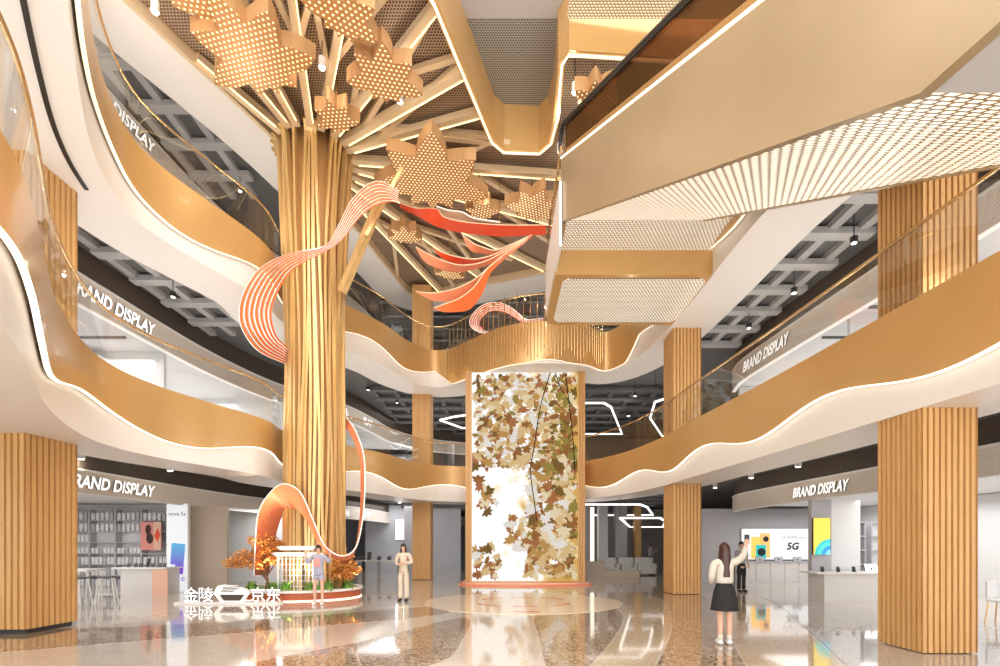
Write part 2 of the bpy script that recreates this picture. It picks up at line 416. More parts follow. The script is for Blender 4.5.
inlay([(540,612),(600,606),(618,610),(622,622),(612,640),(588,668),(560,700),(540,640)], .004, 'terrazzo_brown')
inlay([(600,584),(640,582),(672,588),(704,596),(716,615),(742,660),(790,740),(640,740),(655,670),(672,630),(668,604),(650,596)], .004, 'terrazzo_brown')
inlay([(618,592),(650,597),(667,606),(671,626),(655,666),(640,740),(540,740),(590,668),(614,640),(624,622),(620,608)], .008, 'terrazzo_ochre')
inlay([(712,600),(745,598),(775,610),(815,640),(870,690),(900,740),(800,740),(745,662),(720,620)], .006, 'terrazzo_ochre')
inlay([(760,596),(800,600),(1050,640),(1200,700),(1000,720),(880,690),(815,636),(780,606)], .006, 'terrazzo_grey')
# medallion in front of the screen
DC = (WZ(523,600,0).x, 12.6)
def disc(c, rx, ry, z, m, name, n=64, **k): return struct(MB().prism([(c[0]+rx*math.cos(2*PI*i/n), c[1]+ry*math.sin(2*PI*i/n)) for i in range(n)], -.01, z), name, m, **k)
cy = (15.8+10.75)/2; disc((.65, 13.0), 2.75, 2.45, .012, 'floor_cream', 'floor_inlay')
for k, (a0, a1, rr) in enumerate([(200,240,1.15),(255,285,1.0),(300,340,1.15),(20,60,1.1),(120,160,1.1),(262,278,2.0),(75,105,1.0)]):
    P = [(.65+rr*1.1*math.cos(math.radians(a)), 13+rr*math.sin(math.radians(a))) for a in range(a0, a1+1, 5)]
    Q = [(.65+(rr+.1)*1.1*math.cos(math.radians(a)), 13+(rr+.1)*math.sin(math.radians(a))) for a in range(a1, a0-1, -5)]
    struct(MB().prism(P+Q, 0, .015), 'floor_inlay', 'floor_red')
# ---------------- slatted columns ----------------
def slat_profile(x0, y0, x1, y1, n, depth=.05):
    pts = []
    def side(ax, ay, bx, by, nx, ny):
        for i in range(n):
            for t, d in ((.0, 0), (.62, 0), (.66, -depth), (.96, -depth)):
                u = (i+t)/n; pts.append((ax+(bx-ax)*u+nx*d, ay+(by-ay)*u+ny*d))
    side(x0,y0,x1,y0,0,-1); side(x1,y0,x1,y1,1,0); side(x1,y1,x0,y1,0,1); side(x0,y1,x0,y0,-1,0)
    return pts
def column(x0, y0, wx, wy, spans, n=8):
    for k, (z0, z1) in enumerate(spans):
        o = struct(MB().prism(slat_profile(x0, y0, x0+wx, y0+wy, n), z0, z1), 'slatted_column', 'wood_slat')
        if .05 < z0 < 1: struct(MB().box(x0+.06, y0+.06, 0, x0+wx-.06, y0+wy-.06, z0), 'column_plinth', 'dark')
SP = [(.02, 3.65), (5.15, 8.7), (10.2, 13.75)]
column(-9.5, 8.2, 1.05, 1.0, [(.09, 3.65)]+SP[1:], 9)
column(-4.08, 21.4, .85, .85, SP, 8)
column(5.62, 14.9, .9, .9, SP, 8)
column(6.16, 6.7, .8, .8, [(.02, 3.65), (5.15, 8.7), (10.2, 13.75)], 9)
# ---------------- roof over the atrium ----------------
hole = [(-4.2,5.6),(-1.42,10.2),(-.9,11.7),(-.15,13.75),(.1,14.05),(1.2,14.1),(1.5,13.7),(1.56,13.0),(1.5,11.45),(1.7,11.2),(9.5,11.6),(9.5,5.6)]
# roof plate in pieces around the opening
RZ = 14.0
ym = 12.0
def roofpoly(poly): struct(MB().prism(poly, RZ, RZ+.25), 'ceiling', 'roof_mesh')
_p4 = [p for p in PATHS[4][0] if p[1] > 7]
HOLE = [(-3.35,7),(-1.42,10.2),(-.9,11.7),(-.15,13.75),(.1,14.05),(1.2,14.1),(1.5,13.7),(1.56,13.0),(1.5,11.45),(1.7,11.2)]
_q = [p for p in _p4 if not (p[0] > 3 and p[1] < 11.35)]
roofpoly(_q[::2]+[_q[-1]]+HOLE[::-1])
hp = [(-3.35,7),(-1.42,10.2),(-.9,11.7),(-.2,13.7),(.12,14.02),(1.2,14.07),(1.48,13.75),(1.56,13.0),(1.5,11.5),(1.68,11.22),(5.5,11.45),(8,11.5)]
hn = normals(hp)
struct(band(hp, hn, -.05, .12, 13.62, 15.1), 'trim_42', 'gold')
struct(band(hp, hn, .02, .08, 13.59, 13.63), 'trim_43', 'edge_glow')
struct(MB().prism([(-6,4.5),(1.6,4.5),(1.6,11.7),(-2.4,11.7)], 15.0, 15.2), 'ceiling', 'wall_grey')
struct(MB().prism([(-2.4,11.7),(1.6,11.7),(1.6,14.5),(-1,14.5)], 15.0, 15.2), 'ceiling', 'roof_mesh_grey')
struct(MB().box(1.62,6,14.3,8,11.1,14.4), 'ceiling', 'mesh_panel_gold')

# uplights added out of sight behind the parapets to brighten soffits and roof
for lv in (2, 3):
    pts, nr, on = PATHS[lv]; zz = SOFF[lv]+1.62; j = 0
    for i in range(40, len(pts)-20, 17):
        if pts[i][1] < 3: continue
        p, q = pts[i], nr[i]; o = area('uplight_fill', (p[0]+q[0]*.35, p[1]+q[1]*.35, zz), .9, .12, 15 if lv == 2 else 24, (1, .95, .88))
        d = Vector((-q[0]*.35, -q[1]*.35, 1)); o.rotation_euler = d.to_track_quat('-Z', 'Y').to_euler()
# ---------------- escalator ----------------
E0 = Vector((1.61, 10.9, 9.3)); TH = math.atan(.191)
es = empty('escalator', E0, TH, 'long bronze-sided escalator crossing overhead with a lit slotted metal underside', 'escalator')
c_, s_ = math.cos(-TH), math.sin(-TH)
def esl(x, y, z):   # world point -> escalator space
    x -= E0.x; y -= E0.y; return (x*c_-y*s_, x*s_+y*c_, z-E0.z)
def along(side, t, z): # side 0 left, 1 right; t metres of world -Y; z above the soffit line
    tt = min(t, 7.62); return esl(E0.x+3.18*side+.191*t, E0.y-t, E0.z-.589*tt+z)
def flat(pts_low, name, m, th=.06, parent=es):
    mb = MB(); n = len(pts_low); mb.add(pts_low+[(x, y, z+th) for x, y, z in pts_low], [tuple(range(n)), tuple(range(n, 2*n))[::-1]]+[(i, (i+1) % n, n+(i+1) % n, n+i) for i in range(n)])
    return mb.build(name, m, parent)
flat([along(0, 0, 0), along(1, 0, 0), along(1, 7.62, 0), along(0, 7.62, 0)], 'underside_panel', 'slot_panel')
flat([along(0, 7.62, 0), along(1, 7.62, 0), along(1, 10.4, 0), along(0, 10.4, 0)], 'underside_panel', 'duct_grey')
def sidepanel(side, z0f, z1f, th, name, m, ts, outw, parent=es, off=0):
    mb = MB(); rows = []
    for t in ts:
        rows.append([along(side, t, z0f(t)), along(side, t, z1f(t))])
    d = (-th if outw < 0 else th)
    r2 = [[(a[0]+off, a[1], a[2]), (b[0]+off, b[1], b[2]), (b[0]+d+off, b[1], b[2]), (a[0]+d+off, a[1], a[2])] for a, b in rows]
    mb.grid(r2, True); mb.f.append((0, 1, 2, 3)); k = 4*(len(r2)-1); mb.f.append((k+3, k+2, k+1, k))
    return mb.build(name, m, parent, smooth='auto')
ts = [-.25, .1, 1, 3, 5, 6.6, 7.2, 7.62, 7.9, 8.4, 10.4]
def topz(t): return 1.5 if t < 6.6 else (1.5+.589*0)
for sd, ow in ((0, -1), (1, 1)):
    sidepanel(sd, lambda t: -.02, topz, .09, 'side_panel', 'gold_panel', ts, ow)
    sidepanel(sd, lambda t: 1.5, lambda t: 1.54, .1, 'edge_light', 'led', ts, ow)
    sidepanel(sd, lambda t: 1.54, lambda t: 1.72, .05, 'balustrade_base', 'brass', ts, ow, off=.04*-ow)
    sidepanel(sd, lambda t: 1.72, lambda t: 2.36, .02, 'balustrade_glass', 'glass_dark', ts, ow, off=.05*-ow)
    mb = MB(); hr = [along(sd, t, 2.4) for t in ts]; a = hr[0]
    hr = [(a[0], a[1]+.28, a[2]-.62), (a[0], a[1]+.34, a[2]-.3), (a[0], a[1]+.2, a[2]-.06)]+hr
    mb.tube(cr(hr, 4), .05, 8); mb.build('handrail', 'black', es, smooth=True)
mid = MB()
for lane in (0, 1):
    x0, x1 = (.25, 1.42) if lane == 0 else (1.7, 2.9)
    n = 34; pr = []
    rows = []
    for i in range(n):
        t0 = 7.6*i/n; t1 = 7.6*(i+1)/n
        for t, zz in ((t0, 0), (t1, 0)):
            z = 1.05+.589*(t-t0)
            a = along(0, t, z); rows.append([(a[0]+x0, a[1], a[2]), (a[0]+x1, a[1], a[2])])
    mid.grid(rows)
mid.build('steps', 'dark', es)
# landing bridge between the escalator and the second gallery
lb = MB(); X0, X1 = 1.45, 5.6
def rr(x0, y0, x1, y1, r, n=6, corners=(1, 1, 1, 1)):
    out = []
    for (cx, cy, a0, on) in ((x0+r, y0+r, 180, corners[0]), (x1-r, y0+r, 270, corners[1]), (x1-r, y1-r, 0, corners[2]), (x0+r, y1-r, 90, corners[3])):
        if on: out += [(cx+r*math.cos(math.radians(a0+90*k/n)), cy+r*math.sin(math.radians(a0+90*k/n))) for k in range(n+1)]
        else: out.append((x0 if cx < (x0+x1)/2 else x1, y0 if cy < (y0+y1)/2 else y1))
    return out
lr = empty('landing_bridge', (0, 0, 0), 0, 'gold-edged landing hanging below the escalator top with a pale mesh soffit', 'landing')
MB().prism(rr(X0, 12.0, X1, 14.75, .35, corners=(0, 0, 0, 1)), 8.66, 9.35).build('body', 'gold', lr)
MB().prism(rr(X0+.22, 12.16, X1-.1, 14.5, .25), 8.63, 8.67).build('soffit_panel', 'mesh_panel', lr)
MB().box(X0+.15, 10.75, 9.30, X1-.05, 12.0, 9.36).build('soffit_panel', 'mesh_panel', lr)
MB().prism(rr(X0, 11.1, X1, 14.75, .35, corners=(0, 0, 0, 1)), 9.36, 10.2).build('deck', 'gold_panel', lr)
MB().box(X0-.03, 11.0, 8.75, X0+.03, 14.35, 10.3).build('side_trim', 'white', lr)
MB().box(X0+.02, 11.1, 10.2, X0+.05, 14.4, 11.2).build('balustrade_glass', 'glass', lr)
MB().tube([(X0+.035, 11.1, 11.22), (X0+.035, 14.4, 11.22)], .035).build('handrail', 'brass', lr, smooth=True)

# ---------------- tree sculpture ----------------
TX, TY = -5.72, 14.25
tree = empty('tree_sculpture', (TX, TY, 0), 0, 'giant tree of golden slats rising from the planter and branching over the ceiling', 'sculpture')
MB().lathe((0, 0, 0), [(.70, .1), (.70, 4), (.68, 8), (.72, 12), (.8, 13.9)], 28).build('core', 'wood_slat', tree, smooth=True)
def inside(x, y):
    def pip(poly):
        c = False
        for i in range(len(poly)):
            x1, y1 = poly[i]; x2, y2 = poly[i-1]
            if (y1 > y) != (y2 > y) and x < (x2-x1)*(y-y1)/(y2-y1)+x1: c = not c
        return c
    return pip(_p4) and not pip(hp+[(8, 7)]) and y > 7.2
def reach(ox, oy, a, mx):
    t = .3
    while t < mx and inside(ox+math.cos(a)*t, oy+math.sin(a)*t): t += .1
    return t-.1
NS = 46
def sweep2(phi_f, prof, wt, dp):
    """bar swept along (r, z) profile at angle phi, tangential width wt, radial depth dp"""
    rows = []
    for i, (r, z) in enumerate(prof):
        a = prof[max(i-1, 0)]; b = prof[min(i+1, len(prof)-1)]
        d = Vector((b[0]-a[0], b[1]-a[1])).normalized(); n = Vector((d.y, -d.x))
        ph = phi_f(z if i < len(prof)-3 else 14); er = Vector((math.cos(ph), math.sin(ph), 0)); et = Vector((-er.y, er.x, 0))
        row = []
        for sr, st in ((-1, -1), (1, -1), (1, 1), (-1, 1)):
            rad = r+n.x*sr*dp/2; zz = z+n.y*sr*dp/2; row.append(tuple(er*rad+et*(st*wt/2)+Vector((0, 0, zz))))
        rows.append(row)
    mb = MB(); mb.grid(rows, True); mb.f.append((0, 1, 2, 3)); k = 4*(len(rows)-1); mb.f.append((k+3, k+2, k+1, k)); return mb
rnd = random.Random(3)
for i in range(NS):
    ph = 2*PI*i/NS; w1 = rnd.uniform(.02, .07); q = rnd.uniform(0, 6); lean = rnd.choice([0, 0, 0, .12, -.12, .25, -.22])
    def phf(z, ph=ph, w1=w1, q=q, lean=lean): return ph+w1*math.sin(z*.7+q)+lean*max(0, (z-5)/9)
    rr_ = .84+rnd.uniform(-.03, .05)
    prof = [(rr_, .12)]+[(rr_+.03*math.sin(z*.9+q)-(.06*math.exp(-((z-6)/3)**2))+(.12*max(0, (z-9)/4)**2), z) for z in [k*.8 for k in range(1, 16)]]
    prof += [(1.0, 13.2), (1.03, 13.5), (1.1, 13.68), (1.22, 13.74)]
    sweep2(phf, prof, .075, .15).build('slat', 'trunk_gold', tree)
NB = 22
for i in range(NB):
    a = 2*PI*(i+.3)/NB+rnd.uniform(-.05, .05)
    L1 = reach(TX, TY, a, 11.5)
    if L1 < 2: continue
    e = Vector((math.cos(a), math.sin(a), 0))
    b = MB().bar(e*1.1+Vector((0, 0, 13.66)), e*L1+Vector((0, 0, 13.86)), .2, .2).build('branch', 'beam', tree)
    side = Vector((-e.y, e.x, 0))*.09
    MB().bar(e*1.3+side+Vector((0, 0, 13.555)), e*L1+side+Vector((0, 0, 13.755)), .025, .025).build('light_strip', 'led_warm', b)
    if L1 > 4.0:
        for sg in (-1, 1):
            s0 = L1*rnd.uniform(.35, .55); a2 = a+sg*rnd.uniform(.35, .6)
            p = e*s0; L2 = min(reach(TX+p.x, TY+p.y, a2, 4.5), 4.5)
            if L2 < 1: continue
            e2 = Vector((math.cos(a2), math.sin(a2), 0))
            MB().bar(p+Vector((0, 0, 13.80)), p+e2*L2+Vector((0, 0, 13.88)), .14, .14).build('branch', 'beam', tree)
# brace leaning out of the trunk
B0 = W(342, 292, 13.6)-Vector((TX, TY, 0)); B1 = W(384, 192, 12.9)-Vector((TX, TY, 0))
MB().bar(B0, B1, .2, .2).build('brace', 'trunk_gold', tree)
B2 = W(402, 168, 13.2)-Vector((TX, TY, 0)); MB().bar(W(366, 236, 12.9)-Vector((TX, TY, 0)), B2, .1, .1).build('brace', 'trunk_gold', tree)

# ---------------- perforated leaf panels ----------------
def leaf_outline(lobes, rnd=None, rot=0, R=1.0):
    pts = []
    n = len(lobes)
    for i, (a, r) in enumerate(lobes):
        a2, r2 = lobes[(i+1) % n]
        if i == n-1: a2 += 360
        A = math.radians(a+rot)
        pts.append((R*r*math.cos(A), R*r*math.sin(A)))
        m_ = (a+a2)/2; g = a2-a; v = .40*(r+r2)/2+.20
        for B, rv in ((a+.16*g, r*.86), (a+.33*g, r*.70+.02), (m_, v), (a2-.33*g, r2*.70+.02), (a2-.16*g, r2*.86)):
            B = math.radians(B+rot); pts.append((R*rv*math.cos(B), R*rv*math.sin(B)))
    return pts
MAPLE = [(-90, 1.05), (-42, .95), (8, 1.0), (52, .62), (90, .55), (128, .62), (172, 1.0), (222, .95)]
leaves = [  # px, py, radius, rotation, level, label
 (258, 64, 1.38, -12, 12.75, 'largest lit leaf panel above the trunk, top left of the ceiling'),
 (342, 18, .80, 30, 12.75, 'lit leaf panel cut by the top edge right of the largest leaf'),
 (385, 84, .92, 10, 12.75, 'copper lit leaf panel between the trunk and the U-shaped ceiling opening'),
 (337, 122, .60, -5, 12.75, 'small yellowish lit leaf panel just right of the trunk top'),
 (432, 186, 1.80, 8, 12.75, 'widest lit leaf panel hanging in the middle of the atrium'),
 (532, 210, .95, 20, 12.9, 'lit leaf panel beside the left edge of the escalator'),
 (405, 238, .60, 5, 12.4, 'small lit leaf panel below left of the widest leaf'),
 (594, 104, .65, 40, 12.9, 'lit leaf panel half hidden by the escalator handrail'),
 (450, 275, .62, 15, 12.2, 'smallest far leaf panel above the back balcony beside the red ribbons'),
 (482, 214, .62, -20, 12.9, 'small lit leaf panel tucked behind the widest leaf'),
 (205, 6, .7, 10, 13.0, 'leaf panel at the top edge left of the largest leaf'),
]
for px, py, R, rot, Z, lab in leaves:
    c = WZ(px, py, Z)
    lf = empty('leaf_panel', c, math.radians(rot), lab, 'ceiling ornament', 'lit leaf panels under the ceiling')
    out = leaf_outline(MAPLE, R=R)
    mb = MB(); n = len(out); lo = [(x, y, 0) for x, y in out]; hi = [(x*1.0, y*1.0, .36) for x, y in out]
    inn = [(x*.97, y*.97, .0) for x, y in out]
    mb.grid([lo, hi], True); mb.f.append(tuple(range(n, 2*n)))
    mb.build('shell', 'gold_leaf', lf)
    MB().add([(x*.985, y*.985, .012) for x, y in out]+[(x*.985, y*.985, .03) for x, y in out], [tuple(range(n)), tuple(range(n, 2*n))]+[(i, (i+1) % n, n+(i+1) % n, n+i) for i in range(n)]).build('perforated_face', 'leaf_dots', lf)
    MB().tube([(0, 0, .36), (0, 0, 13.95-Z)], .02, 6).build('hanger', 'brass', lf)

# ---------------- ribbons ----------------
def two_edges(A, B, n):
    a = resample(cr([tuple(W(*p)) for p in A], 8), .05); b = resample(cr([tuple(W(*p)) for p in B], 8), .05)
    N = n
    f = lambda P, i: Vector(P[min(int(round(i*(len(P)-1)/N)), len(P)-1)])
    return [(f(a, i), f(b, i)) for i in range(N+1)]
def strands(root, pairs, k, w, th, m1, m2, name='band'):
    for j in range(k):
        u = (j+.5)/k
        mb = MB(); ed = MB(); rows = []; er = []
        for i, (a, b) in enumerate(pairs):
            p = a.lerp(b, u); cr_ = (b-a)
            if cr_.length < 1e-4: cr_ = Vector((0, 0, 1))
            cr_.normalize(); q = pairs[min(i+1, len(pairs)-1)]; q0 = pairs[max(i-1, 0)]
            d = (q[0].lerp(q[1], u)-q0[0].lerp(q0[1], u)).normalized(); nn = d.cross(cr_).normalized()
            W_ = min(w, (b-a).length/k*.62)
            rows.append([p+cr_*W_/2*s1+nn*th/2*s2 for s1, s2 in ((-1,-1),(1,-1),(1,1),(-1,1))])
            er.append([p-cr_*(W_/2+.002)+cr_*.004*s1+nn*th*.6*s2 for s1, s2 in ((-1,-1),(1,-1),(1,1),(-1,1))])
        for M_, R_ in ((mb, rows), (ed, er)):
            M_.grid([[tuple(v) for v in r] for r in R_], True); M_.f.append((0, 1, 2, 3)); z = 4*(len(R_)-1); M_.f.append((z+3, z+2, z+1, z))
        o = mb.build(name, m1, root, smooth='auto'); ed.build('light_edge', m2, o)
R1A = [(399,191,12.5),(381,181,12.4),(366,185,12.35),(350,202,12.3),(337,228,12.3),(324,246,12.3),(295,252,12.2),(272,260,12.1),(254,274,11.9),(240,300,11.8),(240,326,11.9),(256,350,12.3),(280,362,13.2),(288,364,14.2)]
R1B = [(397,203,12.7),(386,203,12.6),(371,209,12.5),(358,220,12.45),(342,240,12.4),(324,253,12.4),(306,262,12.4),(290,274,12.4),(276,298,12.4),(272,316,12.4),(276,334,12.7),(284,344,13.2),(290,350,14.0)]
rb = empty('ribbon_sculpture', (0, 0, 0), 0, 'orange ribbon of parallel lit bands looping round the golden trunk high up', 'ribbon')
strands(rb, two_edges(R1A, R1B, 120), 7, .1, .03, 'orange', 'edge_white')
def solid_ribbon(root, A, B, n, m, th=.04, name='band', edge='edge_white'):
    P = two_edges(A, B, n); mb = MB(); rows = []
    for i, (a, b) in enumerate(P):
        q = P[min(i+1, n)]; q0 = P[max(i-1, 0)]; d = ((q[0]+q[1])-(q0[0]+q0[1])).normalized(); c = (b-a)
        if c.length < 1e-3: c = Vector((0, 0, .001))
        nn = d.cross(c.normalized())
        nn = nn.normalized() if nn.length > 1e-5 else Vector((0, 1, 0))
        rows.append([tuple(v) for v in (a-nn*th/2, b-nn*th/2, b+nn*th/2, a+nn*th/2)])
    mb.grid(rows, True); mb.f.append((0, 1, 2, 3)); z = 4*n; mb.f.append((z+3, z+2, z+1, z))
    o = mb.build(name, m, root, smooth='auto')
    if edge: MB().tube([a for a, b in P], .018, 6).build('light_edge', edge, o, smooth=True)
    return o
rb2 = empty('ribbon_sculpture', (0, 0, 0), 0, 'coral ribbon arching from the planter and curling up round the trunk base', 'ribbon')
R2A = [(254,575,13.6),(256,533,13.3),(259,511,13.1),(269,494,13.0),(283,484,12.9),(300,492,12.8),(313,520,12.8),(325,546,12.9),(342,556,13.1),(356,547,13.3),(363,516,13.5),(365,480,13.6),(363,452,13.8),(354,428,14.2),(343,414,14.8)]
R2B = [(268,575,14.4),(276,533,14.1),(284,512,13.8),(293,508,13.4),(301,512,13.2),(310,526,13.1),(320,545,13.1),(332,557,13.2),(344,560,13.4),(354,553,13.6),(360,520,13.8),(361,480,13.8),(359,455,13.9),(350,433,14.3),(342,424,14.8)]
solid_ribbon(rb2, R2A, R2B, 120, 'coral')
# flame-like ribbon cluster hanging in the middle of the void
rb3 = empty('ribbon_sculpture', (0, 0, 0), 0, 'red and orange flame-shaped ribbons hanging in mid-air beside the escalator landing', 'ribbon')
D = 15.2
solid_ribbon(rb3, [(400,203,D),(416,208,D),(436,209,D),(444,217,D),(465,222,D),(504,225,D),(546,225,D)], [(400,207,D+.3),(420,217,D+.3),(436,226,D+.3),(455,231,D+.4),(478,234,D+.4),(504,236,D+.4),(546,234,D+.3)], 60, 'red', .05, edge='cream')
solid_ribbon(rb3, [(436,206,D-.1),(448,210,D-.1),(462,212,D-.1),(474,218,D-.1),(500,222,D-.1)], [(438,210,D+.4),(448,218,D+.4),(466,222,D+.4),(480,225,D+.4),(500,226,D+.2)], 40, 'cream', .04)
def petal(A, B, m): solid_ribbon(rb3, [(x, y, D) for x, y in A], [(x, y, D+.35*(1-abs(2*i/(len(B)-1)-1))) for i, (x, y) in enumerate(B)], 40, m, .03, name='petal', edge='cream')
petal([(462,234),(473,243),(485,248),(496,250),(512,244),(532,235)], [(462,235),(470,250),(480,253),(496,254),(512,248),(532,237)], 'coral')
petal([(434,248),(444,253),(458,257),(475,259),(490,256),(504,250),(532,235)], [(434,249),(441,257),(455,263),(470,264),(486,261),(504,255),(532,237)], 'red')
petal([(416,247),(428,254),(444,261),(460,265),(480,263),(500,254),(528,238)], [(416,248),(425,262),(440,269),(457,272),(478,268),(500,259),(528,240)], 'coral')
petal([(416,291),(428,293),(442,292),(460,287),(475,279),(488,268),(505,254),(526,240)], [(416,292),(425,297),(436,301),(456,300),(475,290),(489,274),(506,258),(526,242)], 'coral')
petal([(434,308),(445,304),(460,298),(474,287),(484,273),(490,266),(502,257)], [(434,309),(444,312),(456,312),(470,309),(482,294),(490,274),(503,259)], 'orange')
for x, y in ((428, 214), (500, 226), (538, 228)):
    p = W(x, y, D+.1); MB().tube([p, (p.x, p.y, 13.98)], .012, 6).build('hanger', 'brass', rb3)
# ribbon standing on the back balcony
rb4 = empty('ribbon_sculpture', (0, 0, 0), 0, 'looping orange and white banded ribbon on the back balcony behind the gold rods', 'ribbon')
q = [(543,318),(534,319),(526,319),(518,313),(509,306),(497,302),(484,304),(474,312),(469,322),(473,329),(483,333),(497,332),(512,330),(526,329),(540,333)]
q2 = [(543,325),(534,326),(526,325),(518,320),(508,314),(497,311),(488,313),(482,318),(480,324),(483,329),(489,332),(499,331),(512,327),(526,326),(540,329)]
strands(rb4, two_edges([(x, y, 18.7) for x, y in q], [(x, y, 19.1) for x, y in q2], 110), 5, .06, .03, 'orange', 'edge_white')

# gold rod screen on the back balcony edge
p3, n3, _ = PATHS[3]
rs = empty('rod_screen', (0, 0, 0), 0, 'screen of slim golden rods fringing the curved back balcony above the screen tower', 'screen')
idx = [i for i, p in enumerate(p3) if p[1] > 17 and -2.3 < p[0] < 4.2]
for i in idx[::1]:
    p, n_ = p3[i], n3[i]; x = p[0]-n_[0]*.09; y = p[1]-n_[1]*.09; f = .5+.5*math.sin(i*1.7)
    zt = 10.3+1.05*(i % 2)*(.75+.25*f); zb = 8.95+.22*math.sin(i*.9)
    MB().tube([(x, y, zb), (x, y, 9.6), (x, y, zt)], .016, 5).build('rod', 'brass', rs)

# ---------------- screen tower ----------------
tw = empty('screen_tower', (1.03, 18.6, 0), 0, 'tall slat-framed video wall showing autumn leaves at the back of the atrium', 'video wall')
MB().box(-2.4,.12,.1,2.4,1.6,8.64).build('body', 'wood_slat', tw)
for x0, x1 in ((-2.42, -2.17), (2.12, 2.42)):
    mb = MB(); k = 3; wv = (x1-x0)/k
    for j in range(k): mb.box(x0+j*wv, -.03, .1, x0+(j+.62)*wv, .14, 8.64)
    mb.box(x0, .03, .1, x1, .13, 8.64); mb.build('frame', 'wood_slat', tw)
MB().prism([(2.75*math.cos(PI+PI*i/24), .3+1.1*math.sin(PI+PI*i/24)) for i in range(25)]+[(2.75, 1.6), (-2.75, 1.6)], 0, .04).build('plinth', 'coral', tw)
MB().prism([(2.6*math.cos(PI+PI*i/24), .3+.6*math.sin(PI+PI*i/24)) for i in range(25)]+[(2.6, 1.6), (-2.6, 1.6)], .04, .10).build('plinth', 'coral_pale', tw)
def bgscreen():
    m = mat('screen_bg', (1, 1, 1), .4, emit=1.12, spec=0); t, b = NT(m); L = t.links.new
    b.inputs['Base Color'].default_value = (.02, .02, .02, 1)
    tc = t.nodes.new('ShaderNodeTexCoord'); n = t.nodes.new('ShaderNodeTexNoise'); n.inputs['Scale'].default_value = 1.1; n.inputs['Detail'].default_value = 3
    sp = t.nodes.new('ShaderNodeSeparateXYZ'); L(tc.outputs['Object'], sp.inputs[0]); L(tc.outputs['Object'], n.inputs[0])
    mr = t.nodes.new('ShaderNodeMath'); mr.operation = 'MULTIPLY_ADD'; mr.inputs[1].default_value = .085; L(sp.outputs[0], mr.inputs[0]); L(n.outputs[0], mr.inputs[2])
    r = t.nodes.new('ShaderNodeValToRGB'); L(mr.outputs[0], r.inputs[0])
    for e, (p, c) in zip(r.color_ramp.elements, ((.50, (1, .985, .96, 1)), (.66, (.62, .36, .09, 1)))): e.position = p; e.color = c
    e = r.color_ramp.elements.new(.58); e.color = (.92, .74, .45, 1)
    L(r.outputs[0], b.inputs['Emission Color'])
bgscreen()
LC = [(.36,.14,.03),(.62,.33,.09),(.86,.60,.28),(.22,.12,.02),(.48,.18,.06),(.98,.80,.52),(.36,.27,.05),(1,.93,.85)]
for i, c in enumerate(LC): mm = mat('screen_leaf_%d' % i, (.02, .02, .02), .4, emit=.8, ecol=c, spec=0)
mat('screen_twig', (.01, .01, .01), .4, emit=.05, ecol=(.2, .1, .05), spec=0)
scr = MB().box(-2.17,.0,.16,2.12,.06,8.6).build('display', 'screen_bg', tw)
for i in range(len(LC)): scr.data.materials.append(M['screen_leaf_%d' % i])
scr.data.materials.append(M['screen_twig'])
bm = bmesh.new(); bm.from_mesh(scr.data); rnd = random.Random(11)
def dens(u, v):  # u 0..1 left-right, v 0..1 bottom-top
    d = 0
    if v > .55: d = .95-.5*max(0, .75-v)*4*(1-u)
    if v > .78: d = 1
    if u > .55 and v > .28: d = max(d, .9)
    if u > .35 and .14 < v < .3: d = max(d, .75)
    if u > .5 and v < .17: d = max(d, .8)
    if u < .25 and v < .16: d = max(d, .5)
    if u < .22 and .3 < v < .5: d = max(d, .15)
    return d
k = 0
for _ in range(1500):
    u, v = rnd.random(), rnd.random()
    if rnd.random() > dens(u, v): continue
    x = -2.05+4.05*u; z = .35+8.1*v
    R = rnd.uniform(.14, .32)*(1.2 if v < .6 else 1); k += 1
    rot = rnd.uniform(0, 360); sq = rnd.uniform(.45, 1); yy = -.002-.00001*k
    out = leaf_outline(MAPLE if rnd.random() < .6 else [(0, 1), (90, .5), (180, .8), (270, .5)], R=R, rot=rot)
    sa = rnd.uniform(0, PI)
    vs = []
    for a, b in out:
        a2 = a*math.cos(sa)+b*math.sin(sa); b2 = (-a*math.sin(sa)+b*math.cos(sa))*sq
        X = a2*math.cos(sa)-b2*math.sin(sa)+x; Z = a2*math.sin(sa)+b2*math.cos(sa)+z
        vs.append(bm.verts.new((min(max(X, -2.16), 2.11), yy, min(max(Z, .17), 8.59))))
    try:
        f = bm.faces.new(vs)
        wts = [3, 4, 5, 1.5, 3, 5, 1.5, 4] if u < .75 or v < .5 else [5, 3, 3, 5, 3, 2, 4, 1]
        f.material_index = 1+rnd.choices(range(8), wts)[0]
        f.normal_update()
        if f.normal.y > 0: f.normal_flip()
    except ValueError: pass
for tw_ in ([(1.0,8.59),(.6,7.2),(.35,5.6),(.2,4.6),(.35,3.4),(.45,2.6)], [(1.6,8.59),(1.75,7.4),(1.9,6.0),(2.0,4.6)], [(1.2,8.59),(1.45,7.9),(1.9,7.2)]):
    P = cr(tw_, 8)
    for a, b in zip(P, P[1:]):
        f = bm.faces.new([bm.verts.new(v) for v in ((a[0]-.022,-.04,a[1]),(a[0]+.022,-.04,a[1]),(b[0]+.018,-.04,b[1]),(b[0]-.018,-.04,b[1]))]); f.material_index = 9
bm.to_mesh(scr.data); bm.free()
